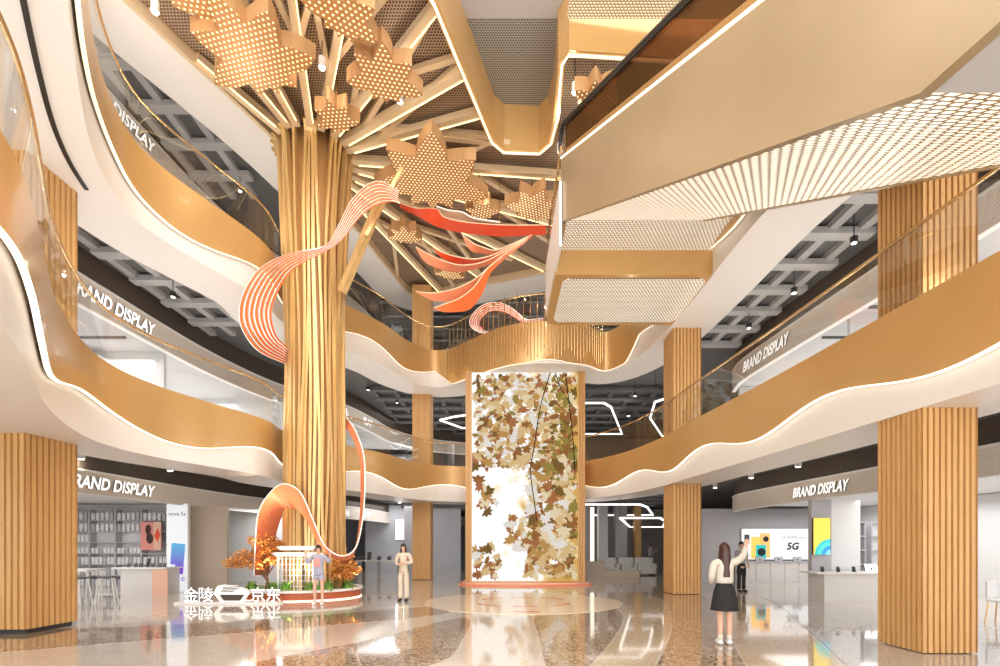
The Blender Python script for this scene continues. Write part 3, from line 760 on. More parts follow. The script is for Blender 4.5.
# ---------------- signs ----------------
def onpath(P, px):
    """point and direction on a plan path seen at column px"""
    for a, b in zip(P, P[1:]):
        xa = 500+F*a[0]/max(a[1], .1); xb = 500+F*b[0]/max(b[1], .1)
        if a[1] > 1 and (xa-px)*(xb-px) <= 0:
            t = (px-xa)/((xb-xa) or 1); return Vector((a[0]+(b[0]-a[0])*t, a[1]+(b[1]-a[1])*t, 0)), Vector((b[0]-a[0], b[1]-a[1], 0)).normalized()
def sign(P, px0, px1, z, h, body, lab, side):
    a, d = onpath(P, px0); b, d2 = onpath(P, px1); L = (b-a).length; x = (b-a).normalized(); up = Vector((0, 0, 1))
    n = x.cross(up); loc = a+n*.04+Vector((0, 0, z))
    o = text('sign_lettering', body, h*1.38, 'letter_white', loc, x, up, extrude=.012, bold=h*.04, label=lab, cat='sign')
    w_ = max(v.co.dot(x)-loc.dot(x) for v in o.data.vertices) or 1
    s = L/w_
    for v in o.data.vertices: r = v.co-loc; k = r.dot(x); v.co = v.co+x*k*(s-1)+x*(r.z*.2)
    return o
sign(wl, 62, 152, 3.13, .33, 'BRAND DISPLAY', 'white BRAND DISPLAY letters above the ground-floor shop at left', 'l')
sign(wl, 66, 152, 8.18, .38, 'BRAND DISPLAY', 'white BRAND DISPLAY letters over the first-gallery shop at left', 'l')
sign(wl, 60, 152, 13.88, .36, 'BRAND DISPLAY', 'white DISPLAY letters highest up at left over the second gallery', 'l')
sign(wl, 341, 369, 3.12, .33, 'BRAND DISPLAY', 'small far BRAND DISPLAY letters on the ground floor right of the trunk', 'l')
sign(wl, 341, 371, 8.18, .40, 'BRAND DISPLAY', 'small far BRAND DISPLAY letters on the first gallery right of the trunk', 'l')
wrr = wr
sign(wr, 794, 849, 3.13, .30, 'BRAND DISPLAY', 'white BRAND DISPLAY letters above the ground-floor shop at right', 'r')
sign(wr, 744, 789, 8.18, .38, 'BRAND DISPLAY', 'white BRAND DISPLAY letters over the first-gallery shop at right', 'r')

# ---------------- pendants and downlights ----------------
def lamp(p, top, lab, grp, r=.09, h=.2, shade='white_pure'):
    o = empty('pendant_lamp' if top-p[2] > .35 else 'ceiling_downlight', (p[0], p[1], top), 0, lab, 'lamp', grp)
    if top-p[2]-h > .05: MB().tube([(0, 0, 0), (0, 0, p[2]+h-top)], .012, 6).build('cord', 'black', o)
    MB().lathe((0, 0, p[2]-top), [(r*.9, 0), (r, .01), (r, h), (r*.4, h+.02)], 16).build('lamp_shade', shade, o, smooth='auto')
    pl_ = bpy.data.lights.new('lamp_light', 'POINT'); pl_.energy = 22 if top > 13.9 and top < 14.2 else 8; pl_.color = (1, .88, .7); pl_.shadow_soft_size = .03
    q_ = bpy.data.objects.new('lamp_light', pl_); COL.objects.link(q_); q_.location = (p[0], p[1], p[2]-.12)
    MB().lathe((0, 0, p[2]-top-.012), [(r*.7, 0), (r*.7, .014)], 16).build('bulb', 'led_white', o)
for px, py, lab in ((322,68,'white pendant lamp left of the copper leaf panel'),(400,102,'white pendant lamp below the copper leaf panel'),(479,190,'white pendant lamp right of the widest leaf panel'),(155,12,'white pendant lamp at the top left of the ceiling'),(575,93,'white pendant lamp in the recess beside the escalator handrail'),(560,152,'white pendant lamp near the tip of the U-shaped opening')):
    p = WZ(px, py, 13.1); lamp(p, 13.98, lab, 'pendants under the atrium roof', .08, .24)
for px, py, lv, lab in ((173,297,3,'dark pendant over the left first gallery walkway'),(240,191,4,'dark pendant over the left second gallery walkway'),(368,390,3,'far dark pendant left of the back column'),(397,403,3,'far dark pendant beside the back left column'),(854,243,3,'nearest dark pendant over the right first gallery'),(794,293,3,'middle dark pendant over the right first gallery'),(749,328,3,'third dark pendant over the right first gallery, beside the middle column'),(635,396,3,'dark pendant behind the right end of the video wall, upper'),(628,416,3,'dark pendant behind the right end of the video wall, lower')):
    p = WZ(px, py, CEIL[lv]-.75); lamp(p, CEIL[lv], lab, 'pendants over the galleries', .08, .14, 'dark')
for px, py, lab in ((81,459,'downlight nearest the left column'),(170,471,'downlight above the sign lettering at left'),(236,480,'downlight above the beige pillar'),(798,467,'downlight nearest the right column'),(751,478,'downlight left of the right shop sign'),(715,488,'downlight beside the middle right column'),(400,503,'far downlight left of the back left column')):
    p = WZ(px, py, 3.86); lamp(p, CEIL[2], 'cylindrical white ceiling '+lab, 'ceiling downlights on the ground floor', .09, .2)

# gallery ceiling lattice of ducts
def lattice(name, x0, x1, y0, y1, z, dx, dy, m):
    mb = MB(); x = x0
    while x < x1: mb.box(x, y0, z-.16, x+.22, y1, z); x += dx
    y = y0
    while y < y1: mb.box(x0, y, z-.26, x1, y+.3, z-.1); y += dy
    struct(mb, name, m)
for lv in (3, 4):
    lattice('ceiling_duct', -10.7, -8.6, 7, 17, CEIL[lv], .75, 1.25, 'duct_grey')
    lattice('ceiling_duct', 7.3, 9.2, 5, 18, CEIL[lv], .75, 1.25, 'duct_grey')
    lattice('ceiling_duct', -6.5, 8.9, 22.6, 33, CEIL[lv], 1.1, 1.5, 'duct_dark')
lattice('ceiling_duct', -6.0, 8.9, 22.8, 33, CEIL[2], 1.3, 1.7, 'duct_dark')

ORD = ['first','second','third','fourth','fifth','sixth','seventh','eighth']
# ---------------- left ground shop ----------------
struct(MB().box(-17.4,18,0,-11.0,18.12,3.2), 'wall_shop', 'shop_white')
struct(MB().box(-10.95,16.2,0,-9.62,16.34,3.0), 'wall_pier', 'beige_panel')
struct(MB().box(-11.6,19.6,0,-7.9,19.7,3.2), 'wall_shop', 'shop_white')
struct(MB().box(-17.4,6.0,0,-11.2,6.1,3.2), 'wall_shop', 'shop_white')
def shelf_bay(loc, w, h, rows, lab, group, products, z0=.0):
    o = empty('shelving_unit', loc, 0, lab, 'shelf', group)
    MB().box(0,.32,z0,w,.35,h).build('back_panel', 'shop_white', o)
    for x in (0, w-.03): MB().box(x,0,z0,x+.03,.32,h).build('upright', 'wall_grey', o)
    for i in range(rows+1):
        z = z0+(h-z0-.03)*i/rows; MB().box(.03,0,z,w-.03,.32,z+.03).build('shelf', 'wall_grey', o)
    return o
proto_box = {}
def product(name, loc, size, m, lab, cat, group):
    key = (name, size, m)
    if key not in proto_box:
        mb = MB(); mb.box(0, 0, 0, *size); mb.box(size[0]*.2, -.004, size[2]*.35, size[0]*.8, 0, size[2]*.55)
        proto_box[key] = mb.build(name, m)
        o = proto_box[key]
    else:
        o = proto_box[key].copy(); COL.objects.link(o)
    o.location = loc; return tag(o, lab, cat, group)
bx = -16.9; bay = 0
for bx, nm in ((-16.75, 'leftmost'), (-15.75, 'second'), (-14.75, 'third'), (-13.75, 'rightmost')):
    shelf_bay((bx, 17.62, 0), 1.0, 3.0, 7, nm+' bay of the grey product shelving in the left ground shop', 'product shelving in the left shop', 0)
    for r in range(7):
        if nm == 'rightmost' and 3 <= r <= 5: continue
        if nm in ('second', 'third') and r in (4,): continue
        z = .03+2.97*r/7+.004
        n = 6 if r < 5 else 5
        for k in range(n):
            product('product_box', (bx+.06+k*.9/n, 17.66, z), (.115, .16, .27 if r != 3 else .2), 'shop_white' if (r+k) % 5 else 'wall_grey', 'pale boxed product, %s from left, %s shelf up, %s bay of left ground shop' % (ORD[k], ORD[r], nm), 'box', 'boxed products on the %s bay' % nm)
po = empty('poster', (-13.72, 17.56, 1.42), 0, 'pink poster with dark earbud shapes hung on the left shop shelving', 'poster')
MB().box(0,0,0,.78,.04,1.08).build('panel', 'pink', po)
MB().box(.50,-.012,0,.78,0,1.08).build('artwork', 'coral_pale', po)
mb = MB(); mb.prism([(0,0)], 0, 0) if False else None
mb.ball((.3,-.02,.78), .1, .02, .2); mb.ball((.36,-.02,.45), .13, .02, .2); mb.build('artwork', 'hair_brown', po, smooth=True)
MB().add([(.52,-.02,.55),(.66,-.02,.3),(.76,-.02,.6),(.66,-.02,.85),(.52,-.01,.55),(.66,-.01,.3),(.76,-.01,.6),(.66,-.01,.85)],[(0,1,2,3),(7,6,5,4),(0,1,5,4),(1,2,6,5),(2,3,7,6),(3,0,4,7)]).build('artwork', 'red', po)
lbx = empty('light_box', (-11.42, 15.75, 0), 0, 'tall white light box advertising a blue and violet phone at left', 'light box')
MB().box(0,0,0,.74,.12,3.04).build('frame', 'white_pure', lbx)
MB().box(.02,-.012,.03,.72,0,3.01).build('lit_face', mat('box_face', (.3,.3,.3), .4, emit=.75, ecol=(.93,.96,1)), lbx)
def gradient(name, c1, c2, z0, z1, emit=.8, axis=2):
    m = mat(name, (.02, .02, .02), .4, emit=emit); t, b = NT(m); L = t.links.new
    tc = t.nodes.new('ShaderNodeTexCoord'); sp = t.nodes.new('ShaderNodeSeparateXYZ'); r = t.nodes.new('ShaderNodeMapRange'); mx = t.nodes.new('ShaderNodeMix'); mx.data_type = 'RGBA'
    L(tc.outputs['Object'], sp.inputs[0]); L(sp.outputs[axis], r.inputs[0]); r.inputs[1].default_value = z0; r.inputs[2].default_value = z1
    L(r.outputs[0], mx.inputs[0]); mx.inputs[6].default_value = (*c1, 1); mx.inputs[7].default_value = (*c2, 1); L(mx.outputs[2], b.inputs['Emission Color'])
    return m
gradient('phone_print', (.25, .08, .75), (.12, .55, .95), .8, 1.6)
def rrbox(x0, z0, x1, z1, y0, y1, r=.04, tilt=0):
    P = rr(x0, z0, x1, z1, r, 4); cx, cz = (x0+x1)/2, (z0+z1)/2; c, s = math.cos(tilt), math.sin(tilt)
    P = [(cx+(x-cx)*c-(z-cz)*s, cz+(x-cx)*s+(z-cz)*c) for x, z in P]; n = len(P)
    return MB().add([(x, y0, z) for x, z in P]+[(x, y1, z) for x, z in P], [tuple(range(n)), tuple(range(n, 2*n))[::-1]]+[(i, (i+1) % n, n+(i+1) % n, n+i) for i in range(n)])
rrbox(.17,.95,.36,1.68,-.024,-.012,.03,-.06).build('phone_picture', 'phone_print', lbx)
rrbox(.34,.62,.62,1.66,-.034,-.024,.04,-.08).build('phone_picture', 'phone_print', lbx)
text('lettering', 'nova 5z', .19, 'black', (.08, -.014, 2.62), (1,0,0), (0,0,1), lbx, extrude=.002)
text('lettering', 'e', .3, 'phone_print', (.5, -.014, .38), (1,0,0), (0,0,1), lbx, extrude=.002)
def counter(loc, w, d, h, lab, ncut=0):
    o = empty('display_counter', loc, 0, lab, 'counter')
    MB().box(.25,.08,0,w-.06,d-.08,h-.05).build('body', 'counter_white', o)
    MB().box(0,0,h-.05,w,d,h).build('countertop', 'white_pure', o)
    MB().box(w-.5,.06,0,w,.08,h-.05).build('front_panel', 'stone_grey' if ncut else 'coral_pale', o)
    MB().box(.27,.10,0,w-.08,d-.1,.06).build('kickboard', 'dark', o)
    return o
counter((-12.65,14.95,0), 1.8, .8, .88, 'white shop counter with small devices beside the tall light box')
def gadget(loc, m, lab, tilt=.3, s=(.09,.012,.16), group=None, name='phone', cat='phone'):
    o = empty(name, loc, 0, lab, cat, group)
    mb = MB(); a = MB().box(-s[0]/2, 0, 0, s[0]/2, s[1], s[2])
    mb.v = [(x, y+z*math.sin(tilt), z*math.cos(tilt)) for x, y, z in a.v]; mb.f = a.f; mb.build('body', 'black', o)
    a = MB().box(-s[0]/2+.006, -.002, .006, s[0]/2-.006, 0, s[2]-.006); b = MB(); b.v = [(x, y+z*math.sin(tilt), z*math.cos(tilt)) for x, y, z in a.v]; b.f = a.f; b.build('screen', m, o)
    MB().box(-.02, .01, 0, .02, .08, s[2]*.55).build('stand', 'dark', o)
for i, x in enumerate((-12.3, -12.1, -11.9, -11.7, -11.5, -11.3, -11.1)):
    gadget((x, 15.2+.05*(i % 2), .88), 'duct_dark' if i != 3 else 'black', ('small black device, %s from left on the left shop counter' % ORD[i]), s=(.1, .02, .14 if i != 3 else .3), group='devices on the left counter', name='display_device', cat='device')
tb = empty('high_table', (-12.0, 13.1, 0), 0, 'white high table with stools beside the left slatted column', 'table')
MB().box(-.9,-.3,.86,.5,.35,.92).build('tabletop', 'white_pure', tb)
for x in (-.85, .4):
    MB().bar((x, -.24, 0), (x+.04, -.2, .86), .04, .04).build('leg', 'white_pure', tb); MB().bar((x, .3, 0), (x+.04, .26, .86), .04, .04).build('leg', 'white_pure', tb)
def stool(loc, lab, rz=0):
    o = empty('bar_stool', loc, rz, lab, 'stool', 'stools at the white high table')
    MB().prism(rr(-.19,-.16,.19,.16,.06), .70, .74).build('seat', 'duct_dark', o)
    for sx, sy in ((-1,-1),(1,-1),(1,1),(-1,1)): MB().bar((sx*.14, sy*.12, .70), (sx*.22, sy*.17, 0), .03, .03).build('leg', 'white_pure', o)
    MB().bar((-.19,-.15,.25), (.19,-.15,.25), .02, .02).build('footrest', 'white_pure', o)
stool((-11.95, 12.45, 0), 'white A-frame stool at the left end of the high table', .1)
stool((-11.35, 12.4, 0), 'white A-frame stool in the middle of the high table', -.1)
stool((-10.9, 12.75, 0), 'white A-frame stool at the right end of the high table', .5)

# far left part, right of the trunk
struct(MB().box(-8.2,28.0,0,-2.4,28.15,4.1), 'wall_back', 'wall_bluegrey')
struct(MB().box(-5.6,26.8,0,-5.1,27.2,4.1), 'wall_pier', 'wall_grey')
wd = empty('light_box', (-6.35,27.9,1.95), 0, 'small bright white panel on the far grey wall left of the back column', 'light box')
MB().box(0,0,0,.95,.06,1.25).build('frame', 'wall_grey', wd); MB().box(.02,-.01,.02,.93,0,1.23).build('lit_face', 'shop_light', wd)
ct = empty('display_table', (-7.1, 22.6, 0), 0, 'long grey display table far back beside the standing woman in cream', 'table')
MB().box(0,0,.82,3.3,.7,.88).build('tabletop', 'counter_white', ct)
for x in (.05, 1.0, 2.0, 3.2): MB().box(x,.05,0,x+.06,.65,.82).build('leg', 'wall_grey', ct)
for i, x in enumerate((-6.9,-6.5,-6.0,-5.5,-5.0,-4.6)): gadget((x, 22.8, .88), 'duct_dark', ('dark device, %s from left on the far display table' % ORD[i]), s=(.2,.02,.2 if i != 1 else .42), group='devices on the far table', name='display_device', cat='device')

# ---------------- right ground shop ----------------
struct(MB().box(8.6,20.0,0,16.4,20.12,3.2), 'wall_shop', 'wall_grey')
struct(MB().box(9.98,13.85,0,10.85,14.0,2.98), 'wall_pier', 'shop_white')
struct(MB().box(9.38,13.85,0,9.98,14.0,2.98), 'wall_pier', 'wall_grey')
struct(MB().box(10.3,4.0,0,16.4,4.1,3.2), 'wall_shop', 'wall_grey')
vb = empty('light_box', (10.45,19.93,.98), 0, 'wide bright light box with camera phones and 5G lettering', 'light box')
MB().box(0,0,0,3.2,.07,1.36).build('frame', 'wall_grey', vb)
MB().box(.02,-.012,.02,3.18,0,1.34).build('lit_face', mat('box_face2', (.3,.3,.3), .4, emit=.85, ecol=(1,.99,.97)), vb)
for x, m in ((.62, mat('p_yellow', (.9,.5,.1), .4, emit=.8)), (1.0, mat('p_gold', (.85,.45,.15), .4, emit=.7))):
    rrbox(x-.2,.06 if x < .8 else .1,x+.24,1.0 if x < .8 else 1.15,-.024,-.012,.05).build('phone_picture', m, vb)
rrbox(.62,.04,1.06,.66,-.034,-.024,.06).build('phone_picture', mat('p_teal', (.02,.45,.45), .4, emit=.6), vb)
for x, z, r in ((.86,.34,.17), (1.05,.9,.12)):
    MB().tube([(x,-.045,z),(x,-.034,z)], r, 24).build('phone_picture', 'black', vb, smooth='auto')
text('lettering', '5G', .42, 'black', (1.95,-.016,.45), (1,0,0), (0,0,1), vb, extrude=.002, shear=.2, bold=.014)
text('lettering', 'HUAWEI nova', .17, 'duct_grey', (1.75,-.016,.92), (1,0,0), (0,0,1), vb, extrude=.002)
for i in range(6):
    x = 10.15+i*.6
    o = empty('base_cabinet', (x, 19.3, 0), 0, ('white base cabinet under the wide 5G light box, %s' % ('leftmost','second from left','third from left','third from right','second from right','rightmost')[i]), 'cabinet', 'base cabinets under the light box')
    MB().box(0,.02,0,.59,.55,.88).build('body', 'shop_white', o); MB().box(.01,0,.08,.58,.02,.87).build('door', 'counter_white', o)
wt = MB().box(10.12,19.26,.88,13.8,19.9,.93).build('worktop', 'wall_grey', label='grey worktop running over the white base cabinets', cat='worktop')
for i, x in enumerate((11.0, 11.8, 12.6)): gadget((x, 19.45, .93), 'wall_grey', ('left','middle','right')[i]+' tablet on the grey worktop under the light box', s=(.36,.02,.2), group='tablets on the worktop', name='tablet', cat='tablet')
ps = empty('poster', (9.39,13.78,1.32), 0, 'yellow poster with turquoise rings beside the white pillar', 'poster')
MB().box(0,0,0,.52,.06,1.1).build('panel', 'black', ps)
MB().box(.0,-.01,.0,.50,0,1.1).build('artwork', mat('poster_yellow', (.95,.72,.10), .4, emit=.55), ps)
for k, (r, c) in enumerate(((.47,(.05,.62,.62)),(.38,(.1,.75,.72)),(.27,(.05,.35,.75)),(.15,(.3,.8,.9)))):
    P = [(.50-r*math.cos(a*PI/40), r*math.sin(a*PI/40)) for a in range(21)]; n = len(P)+1; P = [(.50, .0)]+P
    MB().add([(x, -.012-.002*k, z) for x, z in P]+[(x, -.010-.002*k, z) for x, z in P], [tuple(range(n)), tuple(range(n, 2*n))[::-1]]+[(i, (i+1) % n, n+(i+1) % n, n+i) for i in range(n)]).build('artwork', mat('poster_%d' % k, c, .4, emit=.45), ps)
counter((8.9,12.9,0), 3.4, .8, .84, 'long grey-white counter with phones in the right ground shop', 1)
for i, x in enumerate((9.2, 9.65, 10.1)): gadget((x, 13.1, .84), 'black', ('first','second','third')[i]+' phone from the left on the right shop counter', group='phones on the right counter')
for i, x in enumerate((10.6, 11.1)): gadget((x, 13.1, .84), 'led_white', ('left','right')[i]+' white-screened tablet on the right shop counter', s=(.36,.02,.24), group='tablets on the right counter', name='tablet', cat='tablet')
shelf_bay((11.0, 15.6, 0), 1.4, 2.4, 5, 'grey product shelving behind the right shop counter', None, 0)
shelf_bay((12.6, 15.6, 0), 1.4, 2.4, 5, 'grey product shelving partly hidden behind the near right column', None, 0)
for r in range(2, 5):
    for k in range(8): product('product_box', (11.1+k*.15, 15.64, .034+2.37*r/5), (.09, .12, .2), 'dark' if r == 4 else 'shop_white', 'small boxed product, %s from left, %s shelf up, behind the right counter' % (ORD[k], ORD[r]), 'box', 'boxed products behind the right counter')
ch = empty('side_chair', (10.25, 9.35, 0), .4, 'wire-legged white chair at the right edge beyond the near column', 'chair')
MB().prism(rr(-.22,-.22,.22,.22,.06), .44, .48).build('seat', 'shop_white', ch); MB().box(-.2,.18,.52,.2,.21,.85).build('backrest', 'shop_white', ch)
for sx in (-1, 1):
    for sy in (-1, 1): MB().bar((sx*.17, sy*.17, .44), (sx*.21, sy*.21, 0), .02, .02).build('leg', 'brass', ch)
struct(MB().box(15.2,3,0,15.35,20,3.2), 'wall_shop', 'shop_white')

# ---------------- lounge behind the screen on the ground floor ----------------
struct(MB().box(-2.4,31.5,0,16.4,31.65,4.1), 'wall_back', 'stone_grey')
for x, m, w_ in ((4.9, 'wall_grey', .5), (5.9, 'shop_white', .55), (6.9, 'wall_grey', .7), (8.1, 'wood_slat', .35)): struct(MB().box(x,27.5,0,x+w_,28.0,4.1), 'wall_pier', m)
struct(MB().box(5.35,27.6,.6,5.65,27.7,3.9), 'trim_90', 'led')
sf = MB()
def sofa(loc, w, lab):
    o = empty('sofa', loc, 0, lab, 'sofa', 'pale sofas in the far lounge')
    MB().prism(rr(0,0,w,.8,.1), .08, .42).build('seat', 'counter_white', o, smooth='auto')
    a = MB().prism(rr(0,.6,w,.85,.1), .42, .95).build('backrest', 'counter_white', o, smooth='auto')
    for x in (0, w-.16): MB().prism(rr(x,0,x+.16,.7,.06), .42, .62).build('armrest', 'counter_white', o)
    for x in (.1, w-.15):
        for y in (.1, .65): MB().box(x,y,0,x+.05,y+.05,.08).build('leg', 'dark', o)
sofa((5.4,24.6,0), 1.0, 'pale grey sofa in the far lounge, leftmost of the three'); sofa((6.5,24.6,0), .85, 'pale grey sofa in the far lounge, middle of the three'); sofa((7.4,24.6,0), 1.0, 'pale grey sofa in the far lounge, rightmost of the three')
bn = empty('bench', (4.2,23.2,0), 0, 'long low beige bench with a raised end in front of the lounge sofas', 'bench')
MB().prism(rr(0,0,2.9,.7,.08), .0, .36).build('seat', 'beige_panel', bn); MB().prism(rr(0,0,1.1,.7,.08), .36, .8).build('end_block', 'beige_panel', bn)
# hexagonal light loops
def loop(px, Z, lab, r=.06, Y=None):
    P = [WZ(x, y, Z) for x, y in px]; P = [tuple(p) for p in P]
    o = empty('light_loop', (0, 0, 0), 0, lab, 'lamp', 'angular light loops in the far ceilings')
    mb = MB()
    for a, b in zip(P, P[1:]+P[:1]): mb.bar(a, b, .07, .07)
    mb.build('light_tube', 'led_white', o)
    c = sum((Vector(p) for p in P), Vector())/len(P)
    MB().tube([c, (c.x, c.y, 4.15 if Z < 4 else 9.5)], .01, 5).build('hanger', 'black', o)
    for p in (P[0], P[len(P)//2]): MB().tube([p, (p[0], p[1], 4.15 if Z < 4 else 9.5)], .01, 5).build('hanger', 'black', o)
loop([(575,504.5),(640,504.5),(647,507),(653,515),(575,515.5)], 3.45, 'angular white light loop on the ground floor right of the video wall')
loop([(620,518),(660,518),(665,521),(663,527),(630,527)], 2.75, 'smaller white light loop behind the first, by the middle right column', .05)
loop([(560,403),(604,403),(611,407),(622,434),(616,434),(560,434)], 8.3, 'large angular light loop on the first gallery right of the video wall')
loop([(655,402),(664,399),(700,405),(700,436),(662,436),(650,418)], 8.0, 'angular light loop on the first gallery beside the middle right column')
loop([(440,420),(453,417),(466,415),(480,428),(462,428)], 8.3, 'angular light loop on the first gallery left of the video wall')

# ---------------- first gallery shops ----------------
for y in (9.0, 15.6): struct(MB().box(-17.4,y,5.15,-11.4,y+.12,8.17), 'wall_shop', 'shop_white')
struct(MB().box(-17.4,20.5,5.15,-9.6,20.6,8.17), 'wall_shop', 'shop_white')
struct(MB().box(-17.2,0,5.15,-17.0,24,8.17), 'wall_shop', 'shop_white')
for y in (7.0, 13.0, 19.0): struct(MB().box(9.9,y,5.15,16.4,y+.12,8.17), 'wall_shop', 'shop_white')
for k, y in enumerate((10.5, 12.3, 14.1)):
    struct(MB().box(-16.9,y,7.95,-11.5,y+.06,8.02), 'ceiling_track', 'duct_dark')
    struct(MB().box(9.9,y,7.95,15.5,y+.06,8.02), 'ceiling_track', 'duct_dark')
struct(MB().box(-13.6,13.2,5.15,-12.9,13.9,8.17), 'wall_pier', 'shop_white')
for x, nm in ((-15.6, 'left'), (-14.4, 'right')):
    shelf_bay((x, 15.2, 5.15), 1.1, 2.8, 6, nm+' bay of white shelving in the first-gallery shop at left', 'first-gallery shelving', 0)
    for r in range(1, 6):
        for k in range(7): product('product_box', (x+.07+k*.145, 15.24, 5.185+2.77*r/6), (.09, .12, .3), 'shop_white', 'white boxed product, %s from left, %s shelf up, %s first-gallery shelving bay' % (ORD[k], ORD[r], nm), 'box', 'boxed products on the %s first-gallery bay' % nm)

struct(MB().box(-10,33.2,5.15,-5.5,33.3,8.2), 'wall_shop', 'shop_white')
for x, nm in ((-9.2, 'left'), (-7.8, 'right')): 
    shelf_bay((x, 31.9, 5.15), 1.3, 2.6, 5, 'far first-gallery shelving beyond the trunk, %s bay' % nm, 'far first-gallery shelving', 0)
# ---------------- planter at the foot of the tree ----------------
pl = empty('planter', (-6.25, 14.4, 0), 0, 'round red-sided planter with a white rim around the tree sculpture', 'planter')
def ell(rx, ry, n=72): return [(rx*math.cos(2*PI*i/n), ry*math.sin(2*PI*i/n)) for i in range(n)]
MB().prism(ell(1.85, 1.42), 0, .24).build('wall', mat('terracotta', (.50,.12,.045), .4), pl)
mb = MB(); a, b = ell(1.91, 1.48), ell(1.73, 1.30)
mb.grid([[(*p, .24) for p in a], [(*p, .31) for p in a], [(*p, .31) for p in b], [(*p, .24) for p in b], [(*p, .24) for p in a]], True); mb.build('rim', 'white_pure', pl)
mb = MB(); mb.grid([[(*p, .245) for p in ell(1.75, 1.33)], [(*p, .30) for p in ell(1.2, .9)], [(*p, .33) for p in ell(.2, .2)]], True); mb.build('moss', 'leaf_green', pl)
mb = MB(); a = ell(1.87, 1.44); mb.grid([[(*p, .01) for p in a], [(*p, .03) for p in a], [(p[0]*.98, p[1]*.98, .03) for p in a], [(p[0]*.98, p[1]*.98, .01) for p in a], [(*p, .01) for p in a]], True); mb.build('light_edge', 'led', pl)
def foliage(cents, n, size, seed):
    r = random.Random(seed); mb = MB()
    for _ in range(n):
        c, R = r.choices(cents, [q[1]**2 for q in cents])[0]; R *= 1.15
        u, v = r.uniform(0, 2*PI), r.uniform(-1, 1); q = R*r.random()**.45; s = math.sqrt(1-v*v)
        p = Vector(c)+Vector((q*s*math.cos(u), q*s*math.sin(u), q*v*.45))
        a = Vector((r.uniform(-1,1), r.uniform(-1,1), r.uniform(-.45,.45))).normalized(); b = a.cross(Vector((r.uniform(-.3,.3), r.uniform(-.3,.3), 1))).normalized(); z = size*r.uniform(.5, 1.2)
        mb.add([p+a*z, p+b*z*.55, p-a*z, p-b*z*.55], [(0, 1, 2, 3)])
    return mb
def maple(loc, lab, cents, n, seed, trunk):
    o = empty('maple_tree', loc, 0, lab, 'tree')
    mb = MB()
    for pts, r0, r1 in trunk: mb.tube(cr(pts, 5), [r0+(r1-r0)*i/(5*(len(pts)-1)) for i in range(5*(len(pts)-1)+1)], 7)
    mb.build('trunk', 'bark', o, smooth=True); foliage(cents, n, .06, seed).build('foliage', 'leaf_orange', o)
maple((-6.95, 13.7, .28), 'orange maple with spreading layers at the left of the planter',
      [((-.1,0,1.45),.42),((.25,.1,1.25),.4),((-.55,0,1.0),.42),((-.85,-.1,.8),.35),((-.3,-.1,.75),.35),((.35,0,.9),.32),((.0,.2,1.15),.45),((.45,.1,1.35),.28)], 4200, 4,
      [([(0,0,0),(.02,0,.3),(-.08,0,.6),(-.05,0,1.1),(-.1,0,1.4)], .05, .015),([(.0,0,.3),(-.25,0,.6),(-.6,0,.8)], .035,.01),([(0,0,.4),(.2,.0,.7),(.35,.05,1.0)], .03,.01)])
maple((-4.78, 13.95, .28), 'low orange maple at the right of the planter behind the ribbon foot',
      [((0,0,.75),.38),((.25,0,.55),.32),((-.25,0,.55),.32),((.05,-.1,.42),.34),((.1,0,.95),.25),((-.3,0,.85),.22)], 3000, 5,
      [([(0,0,0),(.02,0,.25),(.0,0,.7)], .045, .015),([(0,0,.2),(.2,0,.5)], .03,.01),([(0,0,.2),(-.2,0,.5)], .03,.01)])
gr = random.Random(8)
for i, (x, y) in enumerate(((-6.55,13.3),(-6.2,13.25),(-5.0,13.45),(-4.6,13.9),(-5.5,13.3),(-5.25,13.35),(-7.3,13.5))):
    mb = MB()
    for k in range(60):
        a = gr.uniform(0, 2*PI); q = gr.uniform(.02, .17); h = gr.uniform(.1, .28); p = Vector((math.cos(a)*q, math.sin(a)*q, 0)); t = p*.9+Vector((0, 0, h)); s_1 = Vector((-math.sin(a), math.cos(a), 0))*.02
        mb.add([p-s_1, p+s_1, t+s_1, t-s_1, p+p*1.2+Vector((0, 0, h*1.1))], [(0, 1, 2, 3), (3, 2, 4)])
    mb.build('grass_tuft', 'leaf_green', label='green plant tuft in the planter, %s' % ('below the left maple','left of the white lattice gate','right of the girl in the blue jacket','at the right rim','in front of the lattice gate','at the feet of the trunk slats','at the far left rim')[i], cat='plant', group='green tufts in the planter').location = (x, y, .27)
# white lattice gate
gt = empty('lattice_gate', (-5.85, 13.32, .28), 0, 'small white lattice gate model with flared roofs standing in the planter', 'ornament')
mb = MB()
for i in range(11): x = -.55+i*.11; mb.box(x-.012,-.03,0,x+.012,.0,1.0)
for z in (.12,.28,.44,.6,.76,.92): mb.box(-.56,-.03,z,.56,-.01,z+.02)
mb.build('lattice', 'white_pure', gt)
for z, w_ in ((1.0, .72), (1.18, .58)):
    P = [(-w_, z+.10), (-w_*.8, z), (w_*.8, z), (w_, z+.10), (w_*.75, z+.12), (-w_*.75, z+.12)]; n = 6
    MB().add([(x, -.12, q) for x, q in P]+[(x, .1, q) for x, q in P], [tuple(range(n)), tuple(range(n, 2*n))[::-1]]+[(i, (i+1) % n, n+(i+1) % n, n+i) for i in range(n)]).build('roof', 'white_pure', gt)
for x in (-.58, .55): MB().box(x,-.06,0,x+.05,.03,1.02).build('post', 'white_pure', gt)
